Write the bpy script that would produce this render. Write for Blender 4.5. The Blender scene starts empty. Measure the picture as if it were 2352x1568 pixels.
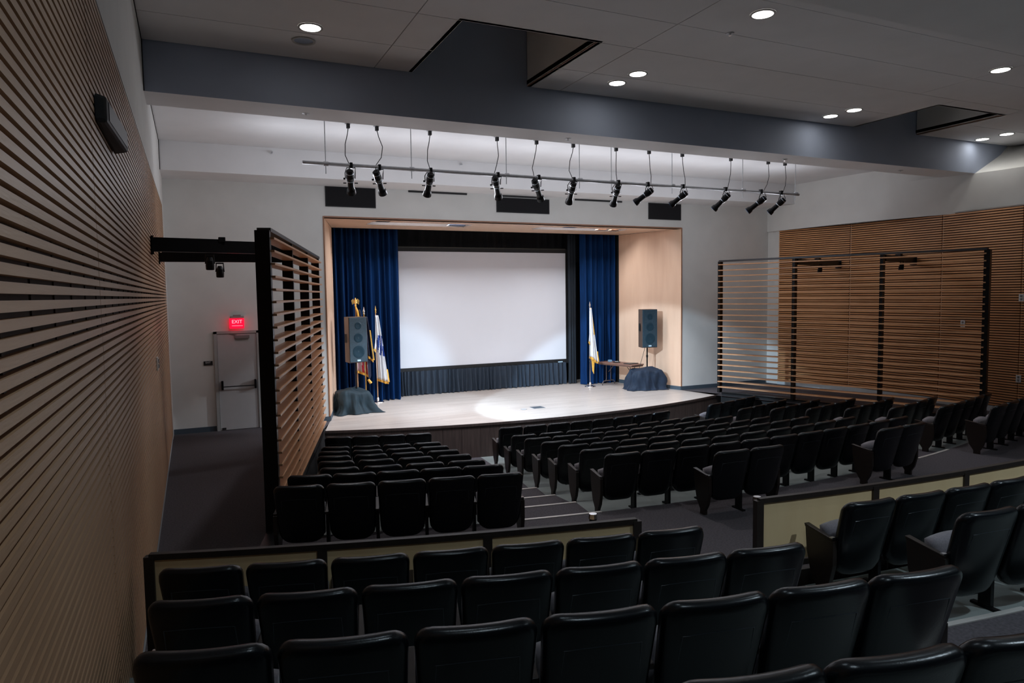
import bpy, bmesh, math, random
from mathutils import Vector, Matrix, noise as mnoise
random.seed(7)
S = bpy.context.scene
COL = S.collection
H0 = 2.92                      # camera height above the stage / corridor floor

# ------------------------------------------------------------------ camera
yaw, pitch, roll = math.radians(24.68), math.radians(3.97), math.radians(0.82)
fwd = Vector((math.sin(yaw)*math.cos(pitch), math.cos(yaw)*math.cos(pitch), -math.sin(pitch)))
right = Vector((math.cos(yaw), -math.sin(yaw), 0))
down = fwd.cross(right)
r2 = right*math.cos(roll) + down*math.sin(roll)
d2 = -right*math.sin(roll) + down*math.cos(roll)
cam = bpy.data.cameras.new('camera'); cam.sensor_width = 36; cam.lens = 1593/2352*36
cam.clip_start = 0.02; cam.clip_end = 200
camo = bpy.data.objects.new('camera', cam); COL.objects.link(camo)
camo.matrix_world = Matrix(((r2.x, -d2.x, -fwd.x, 0), (r2.y, -d2.y, -fwd.y, 0), (r2.z, -d2.z, -fwd.z, H0), (0, 0, 0, 1)))
S.camera = camo

# ------------------------------------------------------------------ world, exposure
w = bpy.data.worlds.new('world'); S.world = w; w.use_nodes = True
w.node_tree.nodes['Background'].inputs[0].default_value = (0.02, 0.025, 0.03, 1)
w.node_tree.nodes['Background'].inputs[1].default_value = 0.3
S.view_settings.view_transform = 'Standard'
S.view_settings.look = 'None'
S.view_settings.exposure = 1.7
S.view_settings.gamma = 1.0
S.view_settings.use_curve_mapping = False

# ------------------------------------------------------------------ lamps of the room, plus added fill lights
def spot(name, loc, aim, energy, size_deg, blend=0.15, col=(1, 1, 1), radius=0.04):
    l = bpy.data.lights.new(name, 'SPOT'); l.energy = energy; l.color = col
    l.spot_size = math.radians(size_deg); l.spot_blend = blend; l.shadow_soft_size = radius
    o = bpy.data.objects.new(name, l); COL.objects.link(o); o.location = loc
    o.rotation_euler = (Vector(aim)-Vector(loc)).to_track_quat('-Z', 'Y').to_euler()
    return o
COOL = (0.58, 0.80, 1.0)
WASH = (0.84, 0.90, 1.0)
K_STAGE = 0.72
for i, (x, ax, ay, az, e, sz, bl, c) in enumerate([
        (2.75, 8.4, 15.4, 0.0, 90, 60, .6, WASH), (3.35, 9.9, 16.1, 0.0, 1150, 44, .16, COOL),
        (4.2, 4.6, 15.9, 0.0, 230, 66, .7, WASH), (5.7, 6.9, 16.6, 0.0, 130, 62, .6, WASH),
        (6.67, 9.3, 16.7, 0.0, 110, 62, .6, WASH), (7.33, 4.9, 15.4, 0.0, 190, 62, .7, WASH), (8.43, 8.1, 15.7, 0.0, 70, 60, .7, WASH),
        (9.05, 4.9, 18.6, .2, 250, 38, .5, COOL), (10.05, 10.6, 16.0, 0.0, 150, 60, .6, WASH),
        (11.28, 11.9, 16.0, 0.0, 130, 56, .6, WASH), (12.3, 4.8, 18.4, .1, 430, 28, .35, COOL), (13.0, 3.4, 17.4, 0.6, 620, 22, .2, WASH)]):
    spot('stage_beam', (x, 13.1, 4.66), (ax, ay, az), e*K_STAGE, sz, bl, c, 0.05)
# fill points added near the pipe to brighten the ceiling, not real lamps
for x in (1.6, 2.9, 4.2, 5.5, 6.8, 8.1, 9.4, 10.7, 12.0, 13.6):
    l = bpy.data.lights.new('ceiling_fill', 'POINT'); l.energy = 5.6; l.color = (0.88, 0.91, 1.0); l.shadow_soft_size = .15
    o = bpy.data.objects.new('ceiling_fill', l); COL.objects.link(o); o.location = (x, 13.3, 4.95)
# strip lamps inside the two ceiling slots of the stage opening
for x, L_ in ((5.4, 2.3), (10.2, 2.5)):
    l = bpy.data.lights.new('slot_strip', 'AREA'); l.shape = 'RECTANGLE'; l.size = L_; l.size_y = .35; l.energy = 36; l.color = (0.92, 0.94, 1.0)
    o = bpy.data.objects.new('slot_strip', l); COL.objects.link(o); o.location = (x, 17.38, 5.02)
# recessed downlights and overhead fill (downlight positions are reused for the fixtures further down)
LIT = [(1.52, 9.34), (6.54, 9.33), (6.50, 9.86), (6.61, 6.76), (11.81, 6.98), (11.73, 9.60), (11.69, 10.11), (16.20, 9.55), (16.22, 10.05)]
UNLIT = [(1.51, 9.86)]
OVERHEAD_FILL = [(1.5, 3.6), (6.6, 3.6), (11.8, 3.6), (1.5, 0.6), (6.6, 0.6), (11.8, 0.6)]  # unseen fill spots, added to brighten the near seats and barrier
for x, y in LIT:
    spot('downlight_and_fill_beam', (x, y, 6.30), (x, y, 0), ((20 if (y > 10 or y == 9.86) else 50) if y > 9 else 20) if x < 15 else 5, 62 if (y > 10 or y == 9.86) else 84, 0.6, (0.96, 0.96, 1.0), 0.09)
for x, y in OVERHEAD_FILL:
    spot('downlight_and_fill_beam', (x, y, 6.05), (x, y, 0), (14 if y > 2 else 40) if x < 3 else (24 if y > 2 else 140), 112, 0.6, (0.72, 0.88, 1.0), 0.12)

# ------------------------------------------------------------------ materials
MATS = {}
def mat(name, col, rough=0.6, metal=0.0, noise=0.0, nscale=8.0, bump=0.0, bscale=60.0, col2=None, emit=None, estr=1.0, stretch=None, coat=0.0, spec=None, sheen=0):
    if name in MATS: return MATS[name]
    m = bpy.data.materials.new(name); m.use_nodes = True
    nt = m.node_tree; b = nt.nodes['Principled BSDF']
    b.inputs['Base Color'].default_value = (*col, 1)
    b.inputs['Roughness'].default_value = rough
    b.inputs['Metallic'].default_value = metal
    if spec is not None: b.inputs['Specular IOR Level'].default_value = spec
    if coat: b.inputs['Coat Weight'].default_value = coat; b.inputs['Coat Roughness'].default_value = 0.15
    if sheen: b.inputs['Sheen Weight'].default_value = sheen
    tc = nt.nodes.new('ShaderNodeTexCoord'); mp = nt.nodes.new('ShaderNodeMapping')
    nt.links.new(tc.outputs['Object'], mp.inputs[0])
    if stretch: mp.inputs['Scale'].default_value = stretch
    if noise or col2:
        n = nt.nodes.new('ShaderNodeTexNoise'); n.inputs['Scale'].default_value = nscale; n.inputs['Detail'].default_value = 5
        nt.links.new(mp.outputs[0], n.inputs[0])
        r = nt.nodes.new('ShaderNodeValToRGB')
        c2 = col2 or tuple(max(0, c*(1-noise)) for c in col)
        c1 = col if col2 else tuple(min(1, c*(1+noise)) for c in col)
        r.color_ramp.elements[0].position = 0.32; r.color_ramp.elements[0].color = (*c2, 1)
        r.color_ramp.elements[1].position = 0.68; r.color_ramp.elements[1].color = (*c1, 1)
        nt.links.new(n.outputs[0], r.inputs[0]); nt.links.new(r.outputs[0], b.inputs['Base Color'])
    if bump:
        n2 = nt.nodes.new('ShaderNodeTexNoise'); n2.inputs['Scale'].default_value = bscale; n2.inputs['Detail'].default_value = 3
        nt.links.new(mp.outputs[0], n2.inputs[0])
        bp = nt.nodes.new('ShaderNodeBump'); bp.inputs['Strength'].default_value = bump; bp.inputs['Distance'].default_value = 0.01
        nt.links.new(n2.outputs[0], bp.inputs['Height']); nt.links.new(bp.outputs[0], b.inputs['Normal'])
    if emit:
        b.inputs['Emission Color'].default_value = (*emit, 1); b.inputs['Emission Strength'].default_value = estr
    MATS[name] = m; return m

PAINT = mat('painted_wall', (0.76, 0.755, 0.725), 0.75, noise=0.03, nscale=2, bump=0.05, bscale=120)
CEIL = mat('ceiling_paint', (0.84, 0.83, 0.83), 0.8, noise=0.02, nscale=2, bump=0.04, bscale=90)
BULK = mat('bulkhead_paint', (0.37, 0.42, 0.53), 0.7, noise=0.03, nscale=2)
DARKREC = mat('dark_recess', (0.012, 0.010, 0.009), 0.9, noise=0.2)
SLAT = mat('slat_wood', (0.58, 0.36, 0.215), 0.45, col2=(0.47, 0.27, 0.15), nscale=3, stretch=(1.0, 0.25, 5.0), bump=0.08, bscale=25)
SLATR = mat('slat_wood_right', (0.84, 0.42, 0.18), 0.45, col2=(0.70, 0.32, 0.12), nscale=3, stretch=(0.5, 0.5, 5.0), bump=0.08, bscale=25)
SLATB = mat('slat_backing', (0.05, 0.025, 0.012), 0.8, noise=0.2)
FSLAT = mat('frame_slat_wood', (0.72, 0.40, 0.22), 0.4, col2=(0.60, 0.31, 0.15), nscale=3, stretch=(1, 1, 6))
MAPLE = mat('maple_veneer', (0.86, 0.59, 0.42), 0.4, col2=(0.80, 0.53, 0.37), nscale=2.2, stretch=(2.5, 2.5, 0.35), coat=0.1)
MTRIM = mat('maple_edge', (0.32, 0.15, 0.08), 0.45, noise=0.1, nscale=6)
BLACKM = mat('black_metal', (0.006, 0.006, 0.007), 0.38, noise=0.2, nscale=15, spec=0.25)
BLACKP = mat('black_paint', (0.010, 0.010, 0.011), 0.6, noise=0.2, nscale=10)
STEEL = mat('grey_steel', (0.50, 0.51, 0.53), 0.45, 0.3, noise=0.08, nscale=14)
CHROME = mat('chrome', (0.75, 0.75, 0.76), 0.2, 1.0, noise=0.04)
BRASS = mat('brass', (0.85, 0.55, 0.18), 0.25, 0.9, noise=0.08, nscale=20)
GOLD = mat('gold_fringe', (0.85, 0.45, 0.07), 0.6, noise=0.25, nscale=60, bump=0.5, bscale=200)
POLEW = mat('flag_pole_wood', (0.55, 0.30, 0.15), 0.35, noise=0.15, nscale=30, stretch=(1, 1, .1))
LEATH = mat('black_leather', (0.0035, 0.005, 0.007), 0.27, noise=0.15, nscale=20, bump=0.06, bscale=120, spec=0.4)
SEATF = mat('grey_seat_fabric', (0.17, 0.15, 0.165), 0.9, noise=0.15, nscale=90, bump=0.2, bscale=300, sheen=0.3)
ARMW = mat('dark_walnut', (0.020, 0.012, 0.009), 0.4, col2=(0.013, 0.008, 0.006), nscale=10, stretch=(6, 1, 1))
CARPET = mat('dark_carpet', (0.090, 0.079, 0.088), 0.95, col2=(0.050, 0.042, 0.048), nscale=45, bump=0.5, bscale=180)
VINYL = mat('grey_vinyl_floor', (0.22, 0.245, 0.235), 0.55, noise=0.05, nscale=3)
NOSE = mat('aluminium_nosing', (0.72, 0.68, 0.64), 0.4, 0.5, noise=0.04)
FASCIA = mat('stage_fascia_wood', (0.085, 0.058, 0.050), 0.55, col2=(0.052, 0.034, 0.030), nscale=5, stretch=(5, 5, .4))
RUBBER = mat('baseboard_rubber', (0.06, 0.085, 0.11), 0.6, noise=0.06)
BASEL = mat('pale_baseboard', (0.58, 0.64, 0.67), 0.5, noise=0.05)
PANELY = mat('barrier_panel_maple', (0.92, 0.70, 0.40), 0.5, col2=(0.85, 0.62, 0.34), nscale=2, stretch=(2, 2, .5))
RAILM = mat('barrier_rail_bronze', (0.030, 0.022, 0.018), 0.45, noise=0.15, nscale=12)
VELV = mat('blue_velvet', (0.002, 0.033, 0.125), 0.8, col2=(0.0015, 0.018, 0.075), nscale=6, stretch=(6, 6, .3), spec=0.15)
BLKV = mat('black_drape', (0.006, 0.007, 0.009), 0.85, noise=0.3, nscale=8, stretch=(6, 6, .3))
SKIRTM = mat('grey_skirt_cloth', (0.022, 0.035, 0.055), 0.8, noise=0.2, nscale=10, stretch=(5, 5, .5))
TEAL = mat('teal_black_cloth', (0.005, 0.020, 0.030), 0.75, noise=0.2, nscale=9)
TEAL2 = mat('blue_black_cloth', (0.007, 0.019, 0.042), 0.75, noise=0.2, nscale=9)
SCREEN = mat('screen_surface', (0.80, 0.81, 0.86), 0.85, noise=0.01, nscale=1)
DOORM = mat('door_paint', (0.50, 0.50, 0.50), 0.5, noise=0.02)
WHITEP = mat('white_plastic', (0.75, 0.76, 0.76), 0.4, noise=0.02)
SPKB = mat('speaker_grille', (0.022, 0.050, 0.072), 0.5, noise=0.2, nscale=40, bump=0.3, bscale=300)
SPKS = mat('speaker_side', (0.10, 0.065, 0.050), 0.5, noise=0.1)
LOGO = mat('pale_logo', (0.55, 0.75, 0.85), 0.4, emit=(0.5, 0.7, 0.8), estr=0.0, noise=0.02)
TABLEM = mat('brown_laminate', (0.22, 0.115, 0.085), 0.5, noise=0.1, nscale=20)
LAMP = mat('lamp_glow', (1, 1, 1), 0.5, emit=(1.0, 0.97, 0.93), estr=6.0, noise=0.01)
REDG = mat('exit_red_glow', (0.5, 0.0, 0.01), 0.5, emit=(1.0, 0.004, 0.035), estr=.42, noise=0.01)
REDL = mat('exit_letters', (0.9, 0.3, 0.3), 0.5, emit=(1.0, 0.20, 0.26), estr=.75, noise=0.01)
FRED = mat('flag_red', (0.45, 0.01, 0.03), 0.8, noise=0.1)
FWHITE = mat('flag_white', (0.80, 0.80, 0.82), 0.8, noise=0.05)
FBLUE = mat('flag_blue', (0.02, 0.07, 0.35), 0.8, noise=0.15)
FNAVY = mat('flag_navy', (0.012, 0.015, 0.040), 0.8, noise=0.3, nscale=30)
NICKEL = mat('cable_grey', (0.02, 0.02, 0.02), 0.5, noise=0.1)

# stage floor: maple strips with fine relief
def stage_mat():
    m = bpy.data.materials.new('stage_maple_floor'); m.use_nodes = True; nt = m.node_tree; b = nt.nodes['Principled BSDF']
    tc = nt.nodes.new('ShaderNodeTexCoord'); br = nt.nodes.new('ShaderNodeTexBrick')
    br.inputs['Color1'].default_value = (0.60, 0.53, 0.48, 1); br.inputs['Color2'].default_value = (0.50, 0.435, 0.39, 1)
    br.inputs['Mortar'].default_value = (0.38, 0.29, 0.24, 1)
    br.inputs['Scale'].default_value = 1; br.inputs['Brick Width'].default_value = 1.3; br.inputs['Row Height'].default_value = 0.075
    br.inputs['Mortar Size'].default_value = 0.002; br.offset = 0.37
    nt.links.new(tc.outputs['Object'], br.inputs['Vector'])
    nt.links.new(br.outputs['Color'], b.inputs['Base Color'])
    bp = nt.nodes.new('ShaderNodeBump'); bp.inputs['Strength'].default_value = 0.1; bp.inputs['Distance'].default_value = 0.002; bp.invert = True
    nt.links.new(br.outputs['Fac'], bp.inputs['Height']); nt.links.new(bp.outputs[0], b.inputs['Normal'])
    b.inputs['Roughness'].default_value = 0.32
    return m
STAGEM = stage_mat()

# ------------------------------------------------------------------ helpers
def tag(o, label=None, cat=None, group=None, kind=None):
    if label: o['label'] = label
    if cat: o['category'] = cat
    if group: o['group'] = group
    if kind: o['kind'] = kind
    return o
def empty(name, loc=(0, 0, 0), rz=0.0, label=None, cat=None, group=None):
    o = bpy.data.objects.new(name, None); COL.objects.link(o); o.location = loc; o.rotation_euler = (0, 0, rz)
    o.empty_display_size = 0.1
    return tag(o, label, cat, group)
class MB:
    def __init__(s): s.v = []; s.f = []; s.m = []
    def add(s, vs, fs, mi=0):
        n = len(s.v); s.v += [tuple(v) for v in vs]; s.f += [tuple(i+n for i in f) for f in fs]; s.m += [mi]*len(fs); return s
    def box(s, x0, x1, y0, y1, z0, z1, mi=0, M=None):
        vs = [Vector((x, y, z)) for z in (z0, z1) for y in (y0, y1) for x in (x0, x1)]
        if M: vs = [M @ v for v in vs]
        return s.add(vs, [(0, 2, 3, 1), (4, 5, 7, 6), (0, 1, 5, 4), (2, 6, 7, 3), (0, 4, 6, 2), (1, 3, 7, 5)], mi)
    def beam(s, a, b, wx, wz, mi=0, up=(0, 0, 1)):
        a = Vector(a); b = Vector(b); d = (b-a); L = d.length; d.normalize(); up = Vector(up)
        x = d.cross(up)
        if x.length < 1e-4: x = Vector((1, 0, 0))
        x.normalize(); u = x.cross(d)
        vs = []
        for p in (a, b):
            for sx, su in ((-1, -1), (1, -1), (1, 1), (-1, 1)): vs.append(p + x*sx*wx/2 + u*su*wz/2)
        return s.add(vs, [(0, 1, 2, 3), (7, 6, 5, 4), (0, 4, 5, 1), (1, 5, 6, 2), (2, 6, 7, 3), (3, 7, 4, 0)], mi)
    def tube(s, pts, r, n=8, mi=0, caps=True):
        pts = [Vector(p) for p in pts]; rr = r if isinstance(r, (list, tuple)) else [r]*len(pts)
        rings = []; px = None
        for i, p in enumerate(pts):
            d = (pts[min(i+1, len(pts)-1)]-pts[max(i-1, 0)]).normalized()
            if px is None:
                px = d.orthogonal().normalized()
            else:
                px = (px - d*px.dot(d)).normalized()
            py = d.cross(px); rings.append([p + (px*math.cos(t)+py*math.sin(t))*rr[i] for t in [2*math.pi*k/n for k in range(n)]])
        vs = [v for q in rings for v in q]; fs = []
        for i in range(len(pts)-1):
            for k in range(n):
                a, b = i*n+k, i*n+(k+1) % n; fs.append((a, b, b+n, a+n))
        if caps: fs += [tuple(range(n))[::-1], tuple(range((len(pts)-1)*n, len(pts)*n))]
        return s.add(vs, fs, mi)
    def lathe(s, prof, c=(0, 0, 0), n=12, mi=0):
        return s.tube([(c[0], c[1], c[2]+z) for r, z in prof], [max(r, .0005) for r, z in prof], n, mi) if False else s._lathe(prof, c, n, mi)
    def _lathe(s, prof, c, n, mi):
        vs = []; fs = []
        for r, z in prof:
            for k in range(n):
                t = 2*math.pi*k/n; vs.append((c[0]+r*math.cos(t), c[1]+r*math.sin(t), c[2]+z))
        for i in range(len(prof)-1):
            for k in range(n):
                a, b = i*n+k, i*n+(k+1) % n; fs.append((a, b, b+n, a+n))
        fs += [tuple(range(n))[::-1], tuple(range((len(prof)-1)*n, len(prof)*n))]
        return s.add(vs, fs, mi)
    def prism(s, poly, z0, z1, mi=0):      # poly in xy
        n = len(poly); vs = [(x, y, z0) for x, y in poly] + [(x, y, z1) for x, y in poly]
        fs = [tuple(range(n))[::-1], tuple(range(n, 2*n))] + [(i, (i+1) % n, n+(i+1) % n, n+i) for i in range(n)]
        return s.add(vs, fs, mi)
    def mesh(s, name):
        me = bpy.data.meshes.new(name); me.from_pydata(s.v, [], s.f)
        return me
    def build(s, name, mats, parent=None, smooth=False, bevel=0.0, bseg=2, kind=None):
        me = s.mesh(name); ms = mats if isinstance(mats, (list, tuple)) else [mats]
        for m in ms: me.materials.append(m)
        me.polygons.foreach_set('material_index', s.m)
        if bevel or True:
            bm = bmesh.new(); bm.from_mesh(me)
            bmesh.ops.recalc_face_normals(bm, faces=bm.faces)
            if bevel: bmesh.ops.bevel(bm, geom=bm.edges[:], offset=bevel, segments=bseg, affect='EDGES', profile=0.6, clamp_overlap=True)
            bm.to_mesh(me); bm.free()
        if smooth:
            for p in me.polygons: p.use_smooth = True
        me.update()
        o = bpy.data.objects.new(name, me); COL.objects.link(o)
        if parent: o.parent = parent
        if kind: o['kind'] = kind
        return o
def struct(name, mb, m, **k):
    return tag(mb.build(name, m, **k), kind='structure')
def part_copy(o, parent, loc=(0, 0, 0), rot=None, scale=None):
    c = o.copy(); COL.objects.link(c); c.parent = parent; c.location = loc
    if rot: c.rotation_euler = rot
    if scale: c.scale = scale
    return c
def copy_thing(root, loc, rz, label, group=None):
    r = root.copy(); COL.objects.link(r); r.location = loc; r.rotation_euler = (0, 0, rz); r['label'] = label
    if group: r['group'] = group
    for ch in list(root.children):
        c = ch.copy(); COL.objects.link(c); c.parent = r
        for g in ch.children:
            q = g.copy(); COL.objects.link(q); q.parent = c
    return r
def text(name, s, size, m, parent, loc, rot, extr=0.003):
    cu = bpy.data.curves.new(name, 'FONT'); cu.body = s; cu.size = size; cu.extrude = extr; cu.align_x = 'CENTER'; cu.align_y = 'CENTER'
    cu.materials.append(m)
    t = bpy.data.objects.new('tmp', cu); COL.objects.link(t); bpy.context.view_layer.update()
    me = bpy.data.meshes.new_from_object(t.evaluated_get(bpy.context.evaluated_depsgraph_get())); bpy.data.objects.remove(t)
    if not me.materials: me.materials.append(m)
    o = bpy.data.objects.new(name, me); COL.objects.link(o); o.parent = parent; o.location = loc; o.rotation_euler = rot
    return o
CX, CY = 8.0, 30.0
def pol(R, th):
    t = math.radians(th); return (CX+R*math.sin(t), CY-R*math.cos(t))
XL, YW = -0.47, 16.4             # left wall plane, stage wall plane
ORD = ['first', 'second', 'third', 'fourth', 'fifth', 'sixth', 'seventh', 'eighth', 'ninth', 'tenth', 'eleventh', 'twelfth', 'thirteenth']

# ================================================================== STRUCTURE
# ---- floors -------------------------------------------------------
def frame_left_x(y): return 2.45 - (15.0-y)*0.256
def frame_right_x(y): return 13.2 + (15.02-y)*0.3643
def th_limits(R, full=False):
    # angles where an arc meets the left / right bounding lines
    out = []
    for side in (-1, 1):
        lo, hi = 0.0, 60.0
        for _ in range(40):
            mid = (lo+hi)/2; x, y = pol(R, side*mid)
            if full: inside = (x > XL-0.05) if side < 0 else (x < 17.05)
            else: inside = (x > frame_left_x(y)+0.02) if side < 0 else (x < frame_right_x(y)-0.02)
            if inside: lo = mid
            else: hi = mid
        out.append(side*(lo+hi)/2)
    return out
def ring(R1, R2, z, zlow, full, aisles, name):
    """one tier: tread between radii R1..R2 at height z, riser at R1 down to zlow; carpet inside the aisle angles"""
    mb = MB(); a0, a1 = th_limits(R1, full), th_limits(R2, full)
    n = 48
    def angs(R_, lim):
        return [lim[0]+(lim[1]-lim[0])*i/n for i in range(n+1)]
    marks = sorted(set([a for p in aisles for a in p]))
    def grid(lim):
        base = [lim[0]+(lim[1]-lim[0])*i/n for i in range(n+1)]
        for mk in marks:
            if lim[0] < mk < lim[1]:
                j = min(range(1, n), key=lambda q: abs(base[q]-mk)); base[j] = mk
        return base
    g0, g1 = grid(a0), grid(a1)
    for i in range(n):
        p = [pol(R1, g0[i]), pol(R1, g0[i+1]), pol(R2, g1[i+1]), pol(R2, g1[i])]
        mid = (g0[i]+g0[i+1])/2
        mi = 1 if any(a < mid < b for a, b in aisles) else 0
        mb.add([(x, y, z) for x, y in p], [(0, 1, 2, 3)], mi)
        mb.add([(p[0][0], p[0][1], zlow), (p[1][0], p[1][1], zlow), (p[1][0], p[1][1], z), (p[0][0], p[0][1], z)], [(0, 1, 2, 3)], mi)
    return struct(name, mb, [VINYL, CARPET])
def nosing(parent, R, z, t0, t1):
    mb = MB(); n = 4
    for i in range(n):
        ta, tb = t0+(t1-t0)*i/n, t0+(t1-t0)*(i+1)/n
        a, b, c, d = pol(R-0.012, ta), pol(R-0.012, tb), pol(R+0.035, tb), pol(R+0.035, ta)
        vs = [(*q, z+0.001) for q in (a, b, c, d)] + [(*q, z+0.010) for q in (a, b, c, d)]
        mb.add(vs, [(4, 5, 6, 7), (0, 1, 5, 4), (3, 2, 6, 7), (0, 4, 7, 3), (1, 2, 6, 5)])
    return mb.build('nosing', NOSE, parent)
AIS = [(-11.6, -8.1), (8.1, 11.6)]
tiers = [(17.97, 18.87, -0.65), (18.87, 19.77, -0.52), (19.77, 20.69, -0.40), (20.69, 21.57, -0.27), (21.57, 22.47, -0.13)]
t = ring(15.6, 17.97, -0.77, -0.9, False, AIS, 'floor')
for i, (a, b, z) in enumerate(tiers):
    t = ring(a, b, z, -0.9, False, AIS, 'floor')
    for s in ((-11.6, -8.1), (8.1, 11.6)): nosing(t, a, z, *s)
# cross aisle at stage level
mb = MB(); n = 48
a0, a1 = th_limits(22.47, False), th_limits(25.75, True)
for i in range(n):
    g = [a0[0]+(a0[1]-a0[0])*k/n for k in (i, i+1)]; h = [a1[0]+(a1[1]-a1[0])*k/n for k in (i, i+1)]
    p = [pol(22.47, g[0]), pol(22.47, g[1]), pol(25.75, h[1]), pol(25.75, h[0])]
    mb.add([(x, y, 0) for x, y in p], [(0, 1, 2, 3)])
    mb.add([(p[0][0], p[0][1], -0.9), (p[1][0], p[1][1], -0.9), (p[1][0], p[1][1], 0), (p[0][0], p[0][1], 0)], [(0, 1, 2, 3)])
# corridors at stage level beside the frames
xl0, yl0 = pol(22.47, a0[0]); xl1, yl1 = pol(25.75, a1[0]); xr0, yr0 = pol(22.47, a0[1]); xr1, yr1 = pol(25.75, a1[1])
mb.add([(XL-.05, 16.45, 0), (XL-.05, yl1, 0), (xl0, yl0, 0), (2.45, 15.0, 0), (2.83, 16.45, 0)], [(0, 1, 2, 3, 4)])
mb.add([(17.2, 16.45, 0), (13.0, 16.45, 0), (13.2, 15.02, 0), (xr0, yr0, 0), (17.2, yr1, 0)], [(0, 1, 2, 3, 4)])
fl = struct('floor', mb, CARPET)
for s in ((-10.9, -8.1), (8.1, 10.9)): nosing(fl, 22.47, 0.0, *s)
# upper tiers
ups = [(25.75, 26.37, .26, (-9.7, -6.9)), (26.37, 27.3, .45, (-9.3, -6.4)), (27.3, 28.2, .64, (-9.1, -5.75)), (28.2, 29.1, .83, (-9.1, -5.5)), (29.1, 30.0, 1.02, (-9.0, -5.2)), (30.0, 31.0, 1.2, (-9, -5)), (31.0, 33.5, 1.3, (-9, -5))]
for i, (a, b, z, ai) in enumerate(ups):
    t = ring(a, b, z, z-0.5, True, [ai], 'floor')
    if i: nosing(t, a, z, *ai)
# retaining walls along the frames
for nm, fx, (ya, yb) in (('left', frame_left_x, (7.95, 15.0)), ('right', frame_right_x, (8.2, 15.02))):
    mb = MB(); sx = -.05 if nm == 'left' else .16
    A = Vector((fx(ya)+sx, ya, 0)); B = Vector((fx(yb)+sx, yb, 0))
    mb.beam(A+Vector((0, 0, -0.42)), B+Vector((0, 0, -0.42)), 0.12, 0.96)
    cap = MB(); cap.beam(A+Vector((0, 0, 0.075)), B+Vector((0, 0, 0.075)), 0.16, 0.03)
    o = struct('wall_pit_'+nm, mb, BLACKP)
    cap.build('sill_cap', BLACKM, o)

# ---- stage --------------------------------------------------------
mb = MB(); n = 60; RS = 15.75
lim = [-20.6, 20.3]
front = [pol(RS, lim[0]+(lim[1]-lim[0])*i/n) for i in range(n+1)]
poly = front + [(13.0, 16.4), (12.43, 18.75), (12.43, 20.2), (3.4, 20.2), (3.4, 18.75), (2.83, 16.4)]
mb.add([(x, y, 0.0) for x, y in poly], [tuple(range(len(poly)))])
stage = struct('floor_stage', mb, STAGEM)
nb = MB()
for i in range(n):
    a, b = front[i], front[i+1]; t0, t1 = (lim[0]+(lim[1]-lim[0])*k/n for k in (i, i+1))
    c, d = pol(RS+0.03, t1), pol(RS+0.03, t0)
    nb.add([(*a, 0.002), (*b, 0.002), (*c, 0.002), (*d, 0.002), (*c, -0.05), (*d, -0.05)], [(0, 1, 2, 3), (3, 2, 4, 5)])
nb.build('stage_nosing', FASCIA, stage)
# fascia made of upright boards with joints
nbd = 26
for i in range(nbd):
    t0 = lim[0]+(lim[1]-lim[0])*i/nbd; t1 = lim[0]+(lim[1]-lim[0])*(i+1)/nbd
    b = MB(); k = 3
    for j in range(k):
        ta = t0+0.012+(t1-t0-0.024)*j/k; tb = t0+0.012+(t1-t0-0.024)*(j+1)/k
        p, q, r_, s_ = pol(RS+.012, ta), pol(RS+.012, tb), pol(RS-.02, tb), pol(RS-.02, ta)
        b.add([(*p, -.78), (*q, -.78), (*r_, -.78), (*s_, -.78), (*p, -.05), (*q, -.05), (*r_, -.05), (*s_, -.05)], [(0, 1, 5, 4), (4, 5, 6, 7), (0, 4, 7, 3), (1, 2, 6, 5)])
    b.build('fascia_board', FASCIA, stage)
bk = MB()
for i in range(n):
    t0, t1 = (lim[0]+(lim[1]-lim[0])*k/n for k in (i, i+1))
    bk.add([(*pol(RS-.03, t0), -.9), (*pol(RS-.03, t1), -.9), (*pol(RS-.03, t1), -.01), (*pol(RS-.03, t0), -.01)], [(0, 1, 2, 3)])
bk.build('fascia_backing', DARKREC, stage)

# ---- stage wall with proscenium opening ---------------------------
PX0, PX1, PZ = 2.83, 13.0, 4.72
mb = MB()
mb.box(XL-.3, PX0, YW, YW+.2, 0, 7.2); mb.box(PX1, 16.6, YW, YW+.2, 0, 7.2); mb.box(PX0, PX1, YW, YW+.2, PZ, 7.2)
sw = struct('wall_stage', mb, PAINT)
# maple returns (reveal)
IX0, IX1, IY, IZ = 3.42, 12.40, 18.75, 4.71
def quad_slab(pts, name, m, parent=None, thick=(0, 0, 0)):
    mb = MB(); t_ = Vector(thick); vs = [Vector(p) for p in pts]; vs += [v+t_ for v in vs]
    mb.add(vs, [(0, 1, 2, 3), (7, 6, 5, 4), (0, 4, 5, 1), (1, 5, 6, 2), (2, 6, 7, 3), (3, 7, 4, 0)]); return mb.build(name, m, parent)
quad_slab([(PX0, YW, 0), (IX0, IY, 0), (IX0, IY, IZ), (PX0, YW, PZ)], 'maple_return', MAPLE, sw, (-.05, .02, 0))
quad_slab([(PX1, YW, 0), (IX1, IY, 0), (IX1, IY, IZ), (PX1, YW, PZ)], 'maple_return', MAPLE, sw, (.05, .02, 0))
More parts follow.
